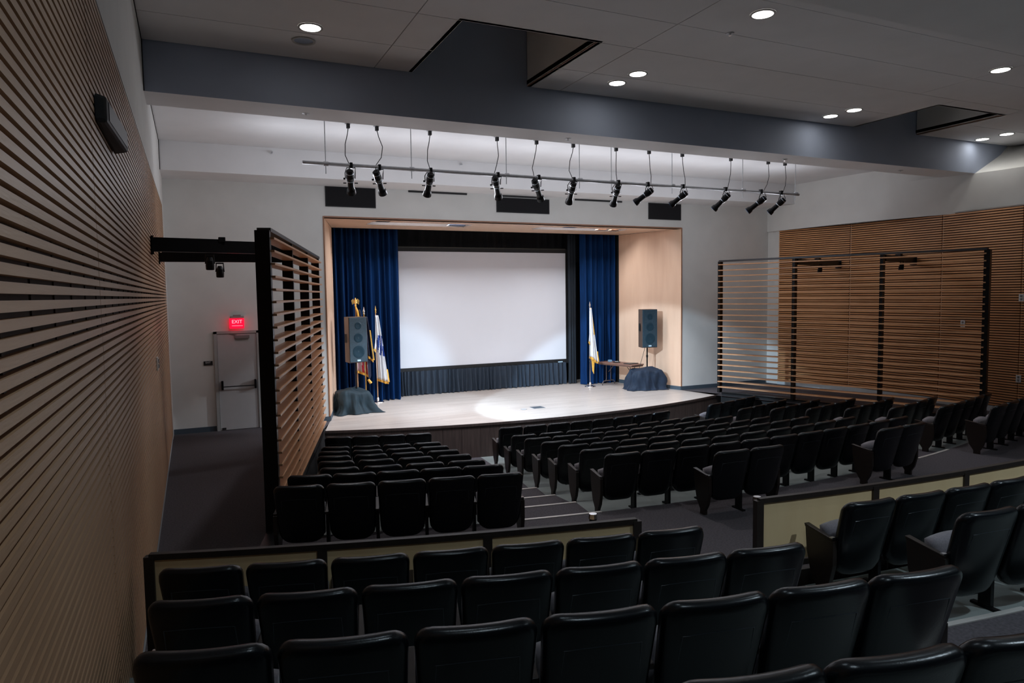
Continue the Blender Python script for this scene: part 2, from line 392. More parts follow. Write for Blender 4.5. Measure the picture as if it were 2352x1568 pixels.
# ceiling of the reveal with two slots cut out
mb = MB()
ys = [16.4, 17.05, 17.72, 18.75]
def rx(side, y): f = (y-16.4)/(18.75-16.4); return PX0+(IX0-PX0)*f if side == 0 else PX1+(IX1-PX1)*f
SL = [(4.1, 6.75), (8.75, 11.6)]
for j in range(3):
    y0, y1 = ys[j], ys[j+1]
    xs = [None] if j != 1 else SL
    segs = [((rx(0, y0), rx(0, y1)), (rx(1, y0), rx(1, y1)))] if j != 1 else [((rx(0, y0), rx(0, y1)), (SL[0][0],)*2), ((SL[0][1],)*2, (SL[1][0],)*2), ((SL[1][1],)*2, (rx(1, y0), rx(1, y1)))]
    for (a, b), (c, d) in segs:
        mb.add([(a, y0, PZ), (c, y0, PZ), (d, y1, PZ), (b, y1, PZ)], [(0, 1, 2, 3)])
for (a, b) in SL:
    mb.add([(a, 17.05, PZ), (b, 17.05, PZ), (b, 17.72, PZ), (a, 17.72, PZ), (a, 17.05, PZ+.35), (b, 17.05, PZ+.35), (b, 17.72, PZ+.35), (a, 17.72, PZ+.35)], [(0, 1, 5, 4), (2, 3, 7, 6), (1, 2, 6, 5), (3, 0, 4, 7), (4, 5, 6, 7)], 1)
struct('ceiling_proscenium', mb, [MAPLE, mat('slot_inside', (0.020, 0.012, 0.009), 0.7, noise=0.1)])
# thin edge trim
mb = MB(); mb.box(PX0-.03, PX0, YW-.012, YW+.03, 0.1, PZ+.03); mb.box(PX1, PX1+.03, YW-.012, YW+.03, 0.1, PZ+.03); mb.box(PX0, PX1, YW-.012, YW+.03, PZ, PZ+.035)
struct('trim_1', mb, MTRIM)
# baseboards
def bboard(name, a, b, h=.11, m=RUBBER, th=.012):
    mb = MB(); a = Vector(a); b = Vector(b); mb.beam(a+Vector((0, 0, h/2)), b+Vector((0, 0, h/2)), th*2, h); return struct(name, mb, m)
bboard('baseboard_stage', (XL, YW, 0), (0.38, YW, 0)); bboard('baseboard_stage', (1.33, YW, 0), (PX0, YW, 0))
bboard('baseboard_stage', (PX1, YW, 0), (16.3, YW, 0)); bboard('baseboard_stage', (PX1, YW, 0), (IX1, IY, 0)); bboard('baseboard_stage', (PX0, YW, 0), (IX0, IY, 0))
# back of stage
mb = MB(); mb.box(2.9, 12.9, 20.2, 20.3, 0, 5.5); mb.box(2.9, 3.4, 18.78, 20.2, 0, 5.5); mb.box(12.42, 12.9, 18.78, 20.2, 0, 5.5); mb.box(2.9, 12.9, 18.76, 20.2, 4.9, 5.0)
mb.box(IX0-.02, IX1+.02, 18.76, 18.8, PZ-.005, 4.95)
struct('wall_stage_back', mb, BLKV)

# ---- left wall ----------------------------------------------------
mb = MB()
mb.box(XL-.3, XL-.04, -3.2, YW, 0.0, 7.5, 0)      # body
mb.box(XL-.05, XL, -3.2, YW, 4.80, 7.5, 0)        # painted upper part, proud
mb.box(XL-.05, XL, 15.85, YW, 0.0, 4.80, 0)       # painted strip by the corner
mb.box(XL-.042, XL-.036, -3.2, 15.85, 0.0, 4.80, 1)  # dark backing of the slats
wl = struct('wall_left', mb, [PAINT, SLATB])
bb = MB(); bb.box(XL-.036, XL-.006, 5.0, 15.84, 0.0, 0.10); bb.build('base_strip', BASEL, wl)
NS = 88; P = (4.80-0.11)/NS
def slat_mesh(L, hgt, dep):
    mb = MB(); mb.box(0, dep, 0, L, 0, hgt); me = mb.mesh('slat')
    return me
for (y0, y1) in ((-0.4, 4.56), (4.575, 15.84)):
    mb = MB(); mb.box(XL-.036, XL-.002, y0, y1, 0, P*0.63)
    first = mb.build('slat', SLAT, wl)
    first.location = (0, 0, 0.115)
    for i in range(1, NS):
        if i == 0: continue
        c = part_copy(first, wl, (0, random.uniform(-.003, .003), 0.115+i*P))
    # small dark cleats in the gaps
mb = MB()
for i in range(NS):
    for k in range(9 if i < 60 else 5):
        pass
cl = MB()
for k in range(34):
    y = 0.6+k*0.45
    cl.box(XL-.037, XL-.030, y, y+.035, 0.12, 4.78)
cl.build('cleat', SLATB, wl, kind='stuff')

# ---- right wall (bent plan) ---------------------------------------
RW = [(16.31, 16.4), (16.37, 15.98), (16.87, 13.85), (17.0, 11.3), (16.92, 9.4), (16.9, 2.0), (16.9, -3.2)]
mb = MB()
def wall_strip(mb, pts, z0, z1, off, mi=0, thick=.25):
    q = []
    for i, p in enumerate(pts):
        a = Vector(pts[max(i-1, 0)]); b = Vector(pts[min(i+1, len(pts)-1)]); d = (b-a).normalized(); nrm = Vector((-d.y, d.x))   # towards +x
        if nrm.x < 0: nrm = -nrm
        q.append((Vector(p)+nrm*off, Vector(p)+nrm*(off+thick)))
    for i in range(len(pts)-1):
        a, A = q[i]; b, B = q[i+1]
        mb.add([(*a, z0), (*b, z0), (*B, z0), (*A, z0), (*a, z1), (*b, z1), (*B, z1), (*A, z1)], [(0, 3, 2, 1), (4, 5, 6, 7), (0, 1, 5, 4), (2, 3, 7, 6), (0, 4, 7, 3), (1, 2, 6, 5)], mi)
wall_strip(mb, RW, 0, 4.74, .04)
# upper painted wall, flares outward towards the hall
RU = [(16.31, 16.4), (16.33, 15.2), (16.38, 14.1), (16.48, 13.2), (16.62, 12.4), (16.82, 11.6), (17.05, 10.9), (17.2, 10.2), (17.28, 9.0), (17.3, 6.0), (17.3, 2.0), (17.3, -3.2)]
up = MB(); vs_ = []; fs_ = []
for (x, y) in RU:
    top = 7.5 if y > 11 else 5.62
    vs_ += [(x, y, 4.70), (x, y, 5.62)]
for k_ in range(len(RU)-1): fs_.append((2*k_, 2*k_+2, 2*k_+3, 2*k_+1))
up.add(vs_, fs_)
vs_ = []; 
for (x, y) in RU:
    f_ = min(1, max(0, (11.4-y)/1.0)); vs_ += [(x, y, 5.62), (x+1.5*f_, y+.25*f_, 6.42 if y < 11.5 else 7.5)]
up.add(vs_, [(2*k_, 2*k_+2, 2*k_+3, 2*k_+1) for k_ in range(len(RU)-1)])
uo = up.build('wall_right_upper', PAINT, smooth=True); uo['kind'] = 'structure'
mb.add([(16.37, 15.98, 4.74), (16.87, 13.85, 4.74), (17.0, 11.3, 4.74), (16.92, 9.4, 4.74), (16.9, 2, 4.74), (16.9, -3.2, 4.74), (17.6, -3.2, 4.74), (17.6, 11.3, 4.74), (17.3, 13.9, 4.74), (16.6, 16.3, 4.74)], [tuple(range(10))])
wr = struct('wall_right', mb, PAINT)
segs = [(RW[1], RW[2]), (RW[2], RW[3]), (RW[3], RW[4]), (RW[4], RW[5])]
for (a, b) in segs:
    A = Vector((*a, 0)); B = Vector((*b, 0)); d = (B-A).normalized(); A += d*.008; B -= d*.008
    nrm = Vector((d.y, -d.x, 0)); nrm = nrm if nrm.x < 0 else -nrm      # towards the hall
    bkm = MB(); bkm.beam(A-nrm*.035+Vector((0, 0, 2.42)), B-nrm*.035+Vector((0, 0, 2.42)), .012, 4.6)
    bkm.build('slat_backing', SLATB, wr)
    sm = MB(); P2 = (4.72-.14)/78
    for i in range(78):
        z = .14+P2*(i+.40)
        sm.beam(A-nrm*.012+Vector((0, 0, z)), B-nrm*.012+Vector((0, 0, z)), .036, P2*.57)
    sm.build('slat', SLATR, wr, kind='stuff')
for i in range(1, 5):
    a, b = RW[i], RW[i+1]
    A = Vector((*a, 0)); B = Vector((*b, 0))
    mb = MB(); mb.beam(A+Vector((0, 0, .065)), B+Vector((0, 0, .065)), .02, .13); mb.build('base_strip', BASEL, wr)

# ---- hall rear wall and rear ceiling (out of view, close the room) --
mb = MB(); mb.box(XL-.3, 19.2, -3.4, -3.2, 0, 7.5); struct('wall_rear', mb, mat('rear_wall_paint', (.12, .12, .13), .8, noise=.05))

# ---- ceilings -----------------------------------------------------
ZC = 6.35
XR = 19.2
mb = MB()
# backing slab above the panels with two openings
O1 = (3.24, 5.22, 8.40, 10.6); O2 = (12.98, 14.96, 8.78, 10.6)
def slab_with(mb, z0, z1):
    ycuts = [-3.2, 8.40, 8.78, 10.62]; 
    mb.box(XL-.05, XR, -3.2, 8.40, z0, z1)
    mb.box(XL-.05, O1[0], 8.40, 10.62, z0, z1); mb.box(O1[1], O2[0], 8.40, 10.62, z0, z1)
    mb.box(O2[0], O2[1], 8.40, 8.78, z0, z1); mb.box(O2[1], XR, 8.40, 10.62, z0, z1)
slab_with(mb, ZC+.035, ZC+.10)
ce = struct('ceiling', mb, DARKREC)
def panel(x0, x1, y0, y1, z=ZC, m=CEIL, par=None):
    g = .007; b = MB(); b.box(x0+g, x1-g, y0+g, y1-g, z, z+.034); return b.build('ceiling_panel', m, par or ce)
yj = [6.45, 7.45, 8.40, 9.58, 10.61]
for (y0, y1) in zip(yj[:-1], yj[1:]):
    if y0 < 8.39:
        for x0, x1 in ((XL, 2.65), (2.65, 5.84), (5.84, 11.9), (11.9, XR)): panel(x0, x1, y0, y1)
    else:
        panel(XL, 2.65, y0, y1); panel(2.65, O1[0], y0, y1); panel(O1[1], 5.84, y0, y1); panel(5.84, O2[0], y0, y1); panel(O2[1], XR, y0, y1)
panel(O2[0], O2[1], 8.40, 8.78)
for x0, x1 in ((XL, 6.0), (6.0, 12.0), (12.0, XR)): panel(x0, x1, 5.95, 6.45)
# lower dropped ceiling nearer the rear
mb = MB(); mb.box(XL, XR, -3.2, 5.88, 6.12, 6.38); struct('ceiling_rear', mb, CEIL)
# shafts above the openings
for (x0, x1, y0, y1) in (O1, O2):
    mb = MB(); mb.box(x0-.06, x0, y0-.06, y1, ZC+.0, 7.35); mb.box(x1, x1+.06, y0-.06, y1, ZC, 7.35)
    mb.box(x0-.06, x1+.06, y0-.06, y0, ZC, 7.35); mb.box(x0-.06, x1+.06, y0-.06, y1+.1, 7.35, 7.4)
    struct('ceiling_shaft', mb, PAINT)
    mb = MB(); mb.box(x1-.008, x1+.002, y0, y1, ZC-.003, ZC+.010); struct('trim_2', mb, MTRIM)
# bulkhead across the hall
mb = MB(); mb.add([(XL, 10.62, 5.68), (17.18, 10.62, 5.62), (18.5, 10.62, 6.36), (18.5, 10.62, 7.5), (XL, 10.62, 7.5)], [(0, 1, 2, 3, 4)], 1)
mb.add([(XL, 10.62, 5.68), (17.18, 10.62, 5.62), (16.95, 11.32, 5.62), (XL, 11.35, 5.68)], [(0, 1, 2, 3)], 0)
mb.add([(XL, 11.35, 5.68), (16.95, 11.32, 5.62), (17.6, 11.32, 7.5), (XL, 11.35, 7.5)], [(0, 1, 2, 3)], 0)
struct('ceiling_bulkhead', mb, [CEIL, BULK])
# ceiling in front of the stage and the second drop
mb = MB(); mb.box(XL, 16.9, 11.34, 15.36, 6.00, 6.1); struct('ceiling_stage_side', mb, CEIL)
mb = MB(); mb.box(XL, 16.42, 15.35, YW, 5.43, 6.05); struct('ceiling_drop', mb, CEIL)
# shadow gap against the left wall
mb = MB(); mb.box(XL, XL+.012, 10.60, 10.625, 5.68, ZC); mb.box(XL, XL+.008, 11.36, 15.34, 5.985, 6.0); mb.box(XL, XL+.012, 15.33, 15.352, 5.43, 6.0); mb.box(XL, XL+.01, 5.95, 10.6, ZC-.008, ZC)
struct('trim_3', mb, DARKREC)

# ---- door ---------------------------------------------------------
dx0, dx1, dz = 0.46, 1.26, 2.13
mb = MB(); mb.box(dx0, dx1, YW-.03, YW+.02, .01, dz-.005); dr = struct('door_1', mb, DOORM)
mb = MB(); mb.box(dx0-.07, dx0-.005, YW-.05, YW+.03, 0, dz+.05); mb.box(dx1+.005, dx1+.07, YW-.05, YW+.03, 0, dz+.05); mb.box(dx0-.07, dx1+.07, YW-.05, YW+.03, dz, dz+.055)
mb.build('door_frame', mat('frame_paint', (0.40, 0.41, 0.40), 0.5, noise=.02), dr)
mb = MB(); mb.tube([(dx0+.08, YW-.10, .97), (dx1-.06, YW-.10, .97)], .011, 8); mb.build('panic_bar', BLACKM, dr)
for x in (dx0+.045, dx1-.075):
    mb = MB(); mb.box(x, x+.045, YW-.12, YW-.03, .90, 1.10); mb.build('latch_housing', BLACKM, dr, bevel=.012)
mb = MB(); mb.box(.82, 1.12, YW-.085, YW-.03, 2.02, 2.085); mb.beam((.86, YW-.06, 2.10), (.70, YW-.02, 2.12), .02, .012); mb.build('door_closer', mat('closer_grey', (0.2, 0.2, 0.2), .45, noise=.05), dr, bevel=.004)
mb = MB(); mb.box(dx0+.03, dx0+.11, YW-.038, YW-.028, .02, .06); mb.build('kick_stop', BLACKP, dr)

# ================================================================== THINGS ON THE SHELL
# exit sign
es = empty('exit_sign', (.87, 16.33, 2.24), 0, 'illuminated red EXIT sign mounted above the grey exit door', 'exit sign')
mb = MB(); mb.box(-.15, .15, -.025, .0, 0, .22); mb.build('sign_face', REDG, es, bevel=.008)
mb = MB(); mb.box(-.13, .15, -.03, .06, .225, .265); mb.box(-.06, .09, -.02, .07, .26, .30); mb.build('canopy', mat('sign_grey', (.28, .30, .30), .5, noise=.05), es, bevel=.006)
text('letters', 'EXIT', .105, REDL, es, (0.005, -.029, .145), (math.pi/2, 0, 0), .002)
mb = MB(); mb.box(-.10, .12, -.03, -.026, .055, .062); mb.build('underline', REDL, es)
lp = bpy.data.lights.new('exit_glow', 'POINT'); lp.energy = .22; lp.color = (1, .03, .06); lp.shadow_soft_size = .1
lo_ = bpy.data.objects.new('exit_glow', lp); COL.objects.link(lo_); lo_.location = (.87, 16.15, 2.33)
# door plaque
pl = empty('door_plaque', (.262, 16.39, 1.50), 0, 'small black plaque reading EXIT beside the grey door', 'plaque')
mb = MB(); mb.box(-.09, .09, -.008, .008, -.045, .045); mb.build('plate', BLACKP, pl, bevel=.003)
text('letters', 'EXIT', .05, WHITEP, pl, (0, -.009, .012), (math.pi/2, 0, 0), .001)
# small box on the stage wall left of the proscenium
tag(MB().box(2.60, 2.68, 16.36, 16.4, 2.85, 2.99).build('wall_sensor', WHITEP, bevel=.006), 'small white wall sensor between slatted screen and left stage opening edge', 'sensor')
# plates on slat walls
def plate(loc, rz, label, group=None, s=1.0, w_=.075, h_=.12):
    e = empty('wall_plate', loc, rz, label, 'wall plate', group)
    mb = MB(); mb.box(0, .02, -w_*s, w_*s, -h_*s, h_*s); mb.build('cover', WHITEP, e, bevel=.004)
    mb = MB(); mb.box(.018, .032, -.02, .02, .01, .06); mb.box(.018, .032, -.02, .02, -.06, -.01); mb.build('button', mat('plate_dark', (.25, .25, .25), .5, noise=.1), e)
    return e
plate((XL+.001, 10.5, 2.04), 0, 'white wall plate on the left slatted wall near the corridor', s=.75)
def right_pt(y):
    for a, b in zip(RW[:-1], RW[1:]):
        if b[1] <= y <= a[1]:
            f = (a[1]-y)/(a[1]-b[1]); return a[0]+(b[0]-a[0])*f
for y, z, lb in ((10.7, 2.03, 'white wall plate seen through the right slatted screen'), (9.38, 2.66, 'upper white wall plate at the far right on the slatted wall'), (9.38, .83, 'lower white wall plate at the far right on the slatted wall')):
    plate((right_pt(y)-.004, y, z), math.pi, lb, s=.7)
# left wall loudspeaker
ws = empty('wall_speaker', (XL, 5.3, 4.02), 0, 'black loudspeaker mounted high on the left slatted wall', 'loudspeaker')
mb = MB(); y0, y1 = -.53, .53
vs = [(0.0, y0, -.06), (0.0, y1, -.06), (0.0, y1, .11), (0.0, y0, .11), (.06, y0+.05, -.05), (.10, y1-.06, -.05), (.10, y1-.06, .10), (.06, y0+.05, .10)]
mb.add(vs, [(0, 3, 2, 1), (4, 5, 6, 7), (0, 1, 5, 4), (2, 3, 7, 6), (0, 4, 7, 3), (1, 2, 6, 5)]); mb.build('cabinet', BLACKP, ws, bevel=.02)
mb = MB(); mb.add([(.066, -.42, -.03), (.101, .41, -.03), (.101, .41, .08), (.066, -.42, .08), (.058, -.42, -.03), (.093, .41, -.03), (.093, .41, .08), (.058, -.42, .08)], [(0, 1, 2, 3), (4, 7, 6, 5), (0, 4, 5, 1), (1, 5, 6, 2), (2, 6, 7, 3), (3, 7, 4, 0)]); mb.build('grille', BLACKM, ws)
# black acoustic panels over the opening
for (x0, x1, z0, z1, side) in ((2.87, 4.04, 4.97, 5.44, 'left'), (7.15, 8.67, 4.99, 5.37, 'middle'), (11.84, 12.98, 4.96, 5.42, 'right')):
    e = empty('speaker_grille_panel', ((x0+x1)/2, YW, z0), 0, 'black cloth speaker panel above the stage opening, %s of three' % side, 'panel', 'black panels above the stage')
    hx = (x1-x0)/2; hz = z1-z0
    MB().box(-hx+.02, hx-.02, -.012, .0, .02, hz-.02).build('cloth', mat('panel_cloth', (.010, .010, .012), .95, noise=.2, nscale=50), e)
    b = MB(); b.box(-hx, hx, -.018, 0, 0, .02); b.box(-hx, hx, -.018, 0, hz-.02, hz); b.box(-hx, -hx+.02, -.018, 0, .02, hz-.02); b.box(hx-.02, hx, -.018, 0, .02, hz-.02); b.build('frame', BLACKP, e)
for (x0, x1, side) in ((4.84, 6.35, 'left'), (7.16, 8.34, 'middle'), (9.45, 10.95, 'right')):
    e = empty('linear_diffuser', ((x0+x1)/2, YW, 5.37+.06), 0, 'thin black slot air diffuser high on stage wall, %s of three' % side, 'diffuser', 'slot diffusers above the stage')
    e.location.z = 5.385
    hx = (x1-x0)/2
    MB().box(-hx, hx, -.02, .0, .0, .045).build('slot', BLACKP, e)
    MB().box(-hx, hx, -.026, -.018, .018, .026).build('vane', mat('vane', (.03, .03, .03), .5, noise=.1), e)
# sprinklers
k = 0
for (x, y, z, lb) in ((1.62, 15.30, 5.90, 'sprinkler head on the ceiling drop, left side'), (5.79, 15.30, 5.93, 'sprinkler head on the ceiling drop above the screen'),
                      (1.68, 11.0, 5.68, 'sprinkler under the grey bulkhead, left end'), (6.21, 11.0, 5.66, 'sprinkler under the grey bulkhead, middle'), (11.4, 11.0, 5.64, 'sprinkler under the grey bulkhead right of the middle'), (15.0, 11.0, 5.63, 'sprinkler under the grey bulkhead, right end'), (6.69, 7.43, 6.35, 'sprinkler on the ceiling beside the large middle downlight')):
    e = empty('sprinkler', (x, y, z), 0, lb, 'sprinkler', 'ceiling sprinklers')
    if y > 15:
        MB().tube([(0, .06, 0), (0, -.02, 0)], .03, 12).build('escutcheon', CHROME, e); MB().tube([(0, 0, 0), (0, -.05, -.005), (0, -.07, -.03)], [.012, .010, .018], 8).build('head', STEEL, e)
    else:
        MB().lathe([(.055, 0), (.055, -.008), (.03, -.012)], n=14).build('escutcheon', STEEL, e); MB().lathe([(.012, -.012), (.012, -.03), (.022, -.034)], n=8).build('head', CHROME, e)

# downlights
def downlight(x, y, z, lit, label):
    e = empty('downlight', (x, y, z), 0, label, 'downlight', 'recessed downlights in the ceiling')
    n = 28; mb = MB()
    prof = [(.155, -.001), (.155, -.014), (.128, -.014), (.118, .004)]
    vs = []; fs = []
    for r, zz in prof:
        for kk in range(n):
            t_ = 2*math.pi*kk/n; vs.append((r*math.cos(t_), r*math.sin(t_), zz))
    for i in range(len(prof)-1):
        for kk in range(n):
            a, b = i*n+kk, i*n+(kk+1) % n; fs.append((a, b, b+n, a+n))
    mb.add(vs, fs); mb.build('trim_ring', mat('ring_white', (.5, .49, .47), .5, noise=.02), e, smooth=False)
    if lit:
        MB().lathe([(.127, -.013), (.127, -.010)], n=n).build('lens', LAMP, e)
    else:
        MB().lathe([(.126, -.006), (.07, -.010), (.03, -.011)], n=n).build('reflector', CHROME, e)
    return e
names = ['leftmost round lit downlight in the ceiling', 'near lamp of the lit downlight pair left of centre ceiling', 'far lamp of the lit downlight pair left of centre ceiling', 'large lit downlight at the top middle of the ceiling', 'lit downlight near the top right corner of the picture',
         'near lamp of the lit downlight pair right of centre ceiling', 'far lamp of the lit downlight pair right of centre ceiling', 'near lamp of the rightmost lit downlight pair', 'far lamp of the rightmost lit downlight pair']
LITP = list(LIT); LITP[7] = (16.85, 9.78); LITP[8] = (16.88, 10.33)
for (x, y), lb in zip(LITP, names): downlight(x, y, ZC, True, lb)
downlight(UNLIT[0][0], UNLIT[0][1], ZC, False, 'unlit chrome downlight beside the leftmost lit one')

# recessed spot boxes in the reveal ceiling
for (x, y, w_, m_, lb) in ((4.33, 17.02-.14, .16, BLACKP, 'black fixture in the stage reveal ceiling, left end'), (6.4, 17.32, .22, mat('blue_lens', (.10, .16, .30), .3, noise=.05), 'blue-lit fixture in the left ceiling slot of the reveal'), (9.57, 17.0-.1, .18, mat('blue_lens', (.1, .16, .3)), 'blue fixture in front of the right ceiling slot'),
                    (10.87, 17.35, .14, MTRIM, 'brown fixture in the right ceiling slot of the reveal'), (11.30, 17.35, .12, MTRIM, 'small brown fixture at the right end of the right slot')):
    e = empty('recessed_fixture', (x, y, PZ), 0, lb, 'light fixture', 'fixtures in the reveal ceiling')
    MB().box(-w_, w_, -.08, .08, -.012, .02).build('housing', m_, e, bevel=.004)
    MB().box(-w_-.02, w_+.02, -.10, .10, -.006, -.001).build('flange', mat('flange', (.5, .4, .33), .5, noise=.03), e)

# ================================================================== SLATTED SCREENS
def screen_frame(side):
    lft = side == 'left'
    A = Vector((.87, 8.80, 0)) if lft else Vector((15.32, 9.2, 0)); B = Vector((2.45, 15.0, 0)) if lft else Vector((13.2, 15.02, 0))
    root = empty('slatted_screen', A, 0, 'tall black framed screen of horizontal wood slats on the %s, beside the %s corridor' % (side, side), 'screen')
    d = (B-A); L = d.length; d.normalize(); nrm = Vector((d.y, -d.x, 0)); 
    if not lft: nrm = -nrm            # nrm points to the audience side
    ZT = .82+H0; 
    depth = .17
    for i in range(4):
        p = d*(L*i/3) - nrm*.075
        mb = MB(); mb.beam(p+Vector((0, 0, 0.09 if i else 0.0)), p+Vector((0, 0, ZT-.03)), depth if i == 0 else depth*.9, .07 if i else .11, up=d); mb.build('post', BLACKM, root)
        # mounting blocks between the slats
    mb = MB(); mb.beam(-nrm*.06+Vector((0, 0, ZT-.02)), d*L-nrm*.06+Vector((0, 0, ZT-.02)), .16, .045); mb.build('top_rail', mat('screen_rail', (.05, .05, .055), .4, noise=.1), root)
    n_ = 23; z0 = .25; z1 = .70+H0; 
    for k in range(3):
        a = d*(L*k/3+.004) ; b = d*(L*(k+1)/3-.004)
        first = None
        for i in range(n_):
            z = z0+(z1-z0)*i/(n_-1)
            if first is None:
                mb = MB(); mb.beam(a-nrm*.035, b-nrm*.035, .18, .026); first = mb.build('slat', FSLAT, root); first.location = (0, 0, z)
            else: part_copy(first, root, (0, 0, z))
    return root, A, d, L, nrm
fl_root, FA, Fd, FL, Fn = screen_frame('left')
fr_root, GA, Gd, GL, Gn = screen_frame('right')
# brace beams from the walls to the second and third posts
def brace(p0, p1, z, h, label):
    e = empty('brace_beam', p0, 0, label, 'beam', 'black beams bracing the slatted screens')
    q = Vector(p1)-Vector(p0)
    mb = MB(); mb.beam((0, 0, z), (q.x, q.y, z), .10, h); mb.build('beam', BLACKM, e)
    mb = MB(); mb.beam((q.x*.02, q.y*.02, z+h/2+.012), (q.x*.5, q.y*.5, z+h/2+.012), .02, .02); mb.build('conduit', BLACKM, e)
    c = q.normalized(); mb = MB(); mb.beam((0, 0, z), (c.x*.02, c.y*.02, z), .16, h+.08); mb.build('wall_flange', BLACKM, e)
    m_ = q*.52; mb = MB(); mb.box(m_.x-.045, m_.x+.045, m_.y-.07, m_.y+.07, z+h/2-.02, z+h/2+.05); mb.build('junction_box', BLACKM, e, bevel=.004)
    return e
def postp(A, d, L, n_, i): p = A+d*(L*i/3)-n_*.16; return p
p2, p3 = postp(FA, Fd, FL, Fn, 1), postp(FA, Fd, FL, Fn, 2)
brace((XL, 10.55, 0), (p2.x, p2.y+.0, 0), 3.635, .17, 'near black beam between left slatted wall and left screen')
brace((XL, 12.95, 0), (p3.x, p3.y+.0, 0), 3.60, .15, 'far black beam between left slatted wall and left screen')
r2_, r3_ = postp(GA, Gd, GL, Gn, 1), postp(GA, Gd, GL, Gn, 2)
def hang_lamp(loc, label, s=1.0, flip=1):
    e = empty('beam_spotlight', loc, 0, label, 'spotlight', 'small spotlights under the brace beams')
    mb = MB(); mb.tube([(-.05, 0, 0), (-.055, 0, -.09), (-.06, 0, -.13)], .008, 6); mb.tube([(.05, 0, 0), (.055, 0, -.09), (.06, 0, -.13)], .008, 6); mb.box(-.055, .055, -.01, .01, -.01, .01); mb.build('yoke', BLACKM, e)
    mb = MB(); mb.tube([(0, 0, -.04), (0, 0, -.09), (0, .01, -.15), (0, .02, -.21)], [.03, .05, .058, .055], 14); mb.build('housing', BLACKM, e, smooth=False)
    mb = MB(); mb.tube([(0, .02, -.205), (0, .021, -.215)], .046, 12); mb.build('lens', mat('lens_blue', (.02, .06, .15), .1, noise=.05), e)
    for c in e.children: pass
    e.scale = (s, s, s)
    return e
hang_lamp((.262, 11.1, 3.55), 'left of two small black spotlights hanging under left beams', 1.05)
hang_lamp((.47, 13.3, 3.52), 'right of two small black spotlights hanging under left beams', 1.15)
br1 = brace((right_pt(14.15)-.02, 14.15, 0), (r3_.x, r3_.y, 0), 3.62, .15, 'far black beam between right screen and right slatted wall')
br2 = brace((right_pt(12.0)-.02, 12.0, 0), (r2_.x, r2_.y, 0), 3.62, .15, 'near black beam between right screen and right slatted wall')
hang_lamp((14.64, 12.9, 3.54), 'small spotlight hanging behind the middle bay of the right screen', 1.0)
hang_lamp((15.12, 11.0, 3.54), 'small spotlight hanging behind the near bay of the right screen', 1.0)

# ================================================================== STAGE DRAPES, SCREEN
def drape(name, x0, x1, y, z0, z1, m, label, waves, amp, cat='curtain', hemamp=None, seed=1, grp=None, dens=10, irregular=.35):
    rnd = random.Random(seed); n_ = int(waves*dens); zs = 9
    ph = [rnd.uniform(-irregular, irregular) for _ in range(n_+1)]
    xs = []; acc = 0
    wd = [1+rnd.uniform(-irregular, irregular) for _ in range(int(waves)+2)]
    tot = sum(wd[:int(waves)]); cum = [0]
    for q in wd[:int(waves)]: cum.append(cum[-1]+q/tot)
    vs = []; fs = []
    am = [rnd.uniform(.55, 1.25) for _ in range(int(waves)+1)]
    pts = []
    for wi in range(int(waves)):
        for j in range(dens):
            u = cum[wi]+(cum[wi+1]-cum[wi])*j/dens; pts.append((u, wi, j/dens))
    pts.append((1.0, int(waves)-1, 1.0))
    for iz in range(zs):
        f = iz/(zs-1); z = z0+(z1-z0)*f
        for (u, wi, ph_) in pts:
            a = amp*am[wi]*((hemamp or 1)*(1-f)+f)
            sway = .02*math.sin(wi*1.7+f*3)*(1-f)
            vs.append((x0+(x1-x0)*u+sway, y-a*(.5-.5*math.cos(2*math.pi*ph_)), z+(0.012*math.sin(wi*2.3) if iz == 0 else 0)))
    m_ = len(pts)
    for iz in range(zs-1):
        for i in range(m_-1):
            a = iz*m_+i; fs.append((a, a+1, a+1+m_, a+m_))
    mb = MB(); mb.add(vs, fs)
    # give it thickness
    vs2 = [(x, yy+.012, z) for x, yy, z in vs]; mb.add(vs2, [f_[::-1] for f_ in fs])
    o = mb.build(name, m, smooth=True); tag(o, label, cat, grp)
    return o
drape('stage_curtain', 3.40, 5.28, 19.02, .015, 4.74, VELV, 'dark blue velvet stage curtain left of the projection screen', 11, .20, hemamp=1.5, seed=3, irregular=.55)
drape('stage_curtain', 11.12, 12.42, 19.02, .015, 4.74, VELV, 'dark blue velvet stage curtain right of the projection screen', 7, .18, hemamp=1.2, seed=5, irregular=.5)
drape('masking_leg', 10.86, 11.16, 19.32, .015, 4.74, mat('dark_teal_drape', (.008, .014, .022), .85, noise=.2, nscale=8, stretch=(6, 6, .3)), 'narrow near-black drape between screen and right blue curtain', 3, .05, seed=8)
drape('valance', 3.5, 12.3, 19.66, 3.9, 4.78, BLKV, 'black valance across the top of the stage opening', 30, .05, seed=9)
ps = empty('projection_screen', (8.1, 19.45, 0), 0, 'large blank white projection screen with black border on stage', 'projection screen')
sx0, sx1, sz0, sz1 = 5.375-8.1, 10.84-8.1, .80, 4.165
MB().box(sx0, sx1, -.006, .006, sz0, sz1).build('screen_surface', SCREEN, ps)
mb = MB(); bw = .09
mb.box(sx0-bw, sx0, -.015, .015, sz0-.14, sz1+bw+.03); mb.box(sx1, sx1+bw, -.015, .015, sz0-.14, sz1+bw+.03); mb.box(sx0, sx1, -.015, .015, sz1, sz1+bw+.03); mb.box(sx0, sx1, -.02, .02, sz0-.14, sz0)
mb.build('black_border', BLACKP, ps)
mb = MB(); mb.box(2.44, 2.60, -.03, -.02, .70, .73); mb.build('maker_plate', LOGO, ps)
MB().tube([(sx0, 0, 4.29), (sx1, 0, 4.29)], .02, 8).build('top_batten', mat('batten', (.05, .05, .04), .5, noise=.1), ps)
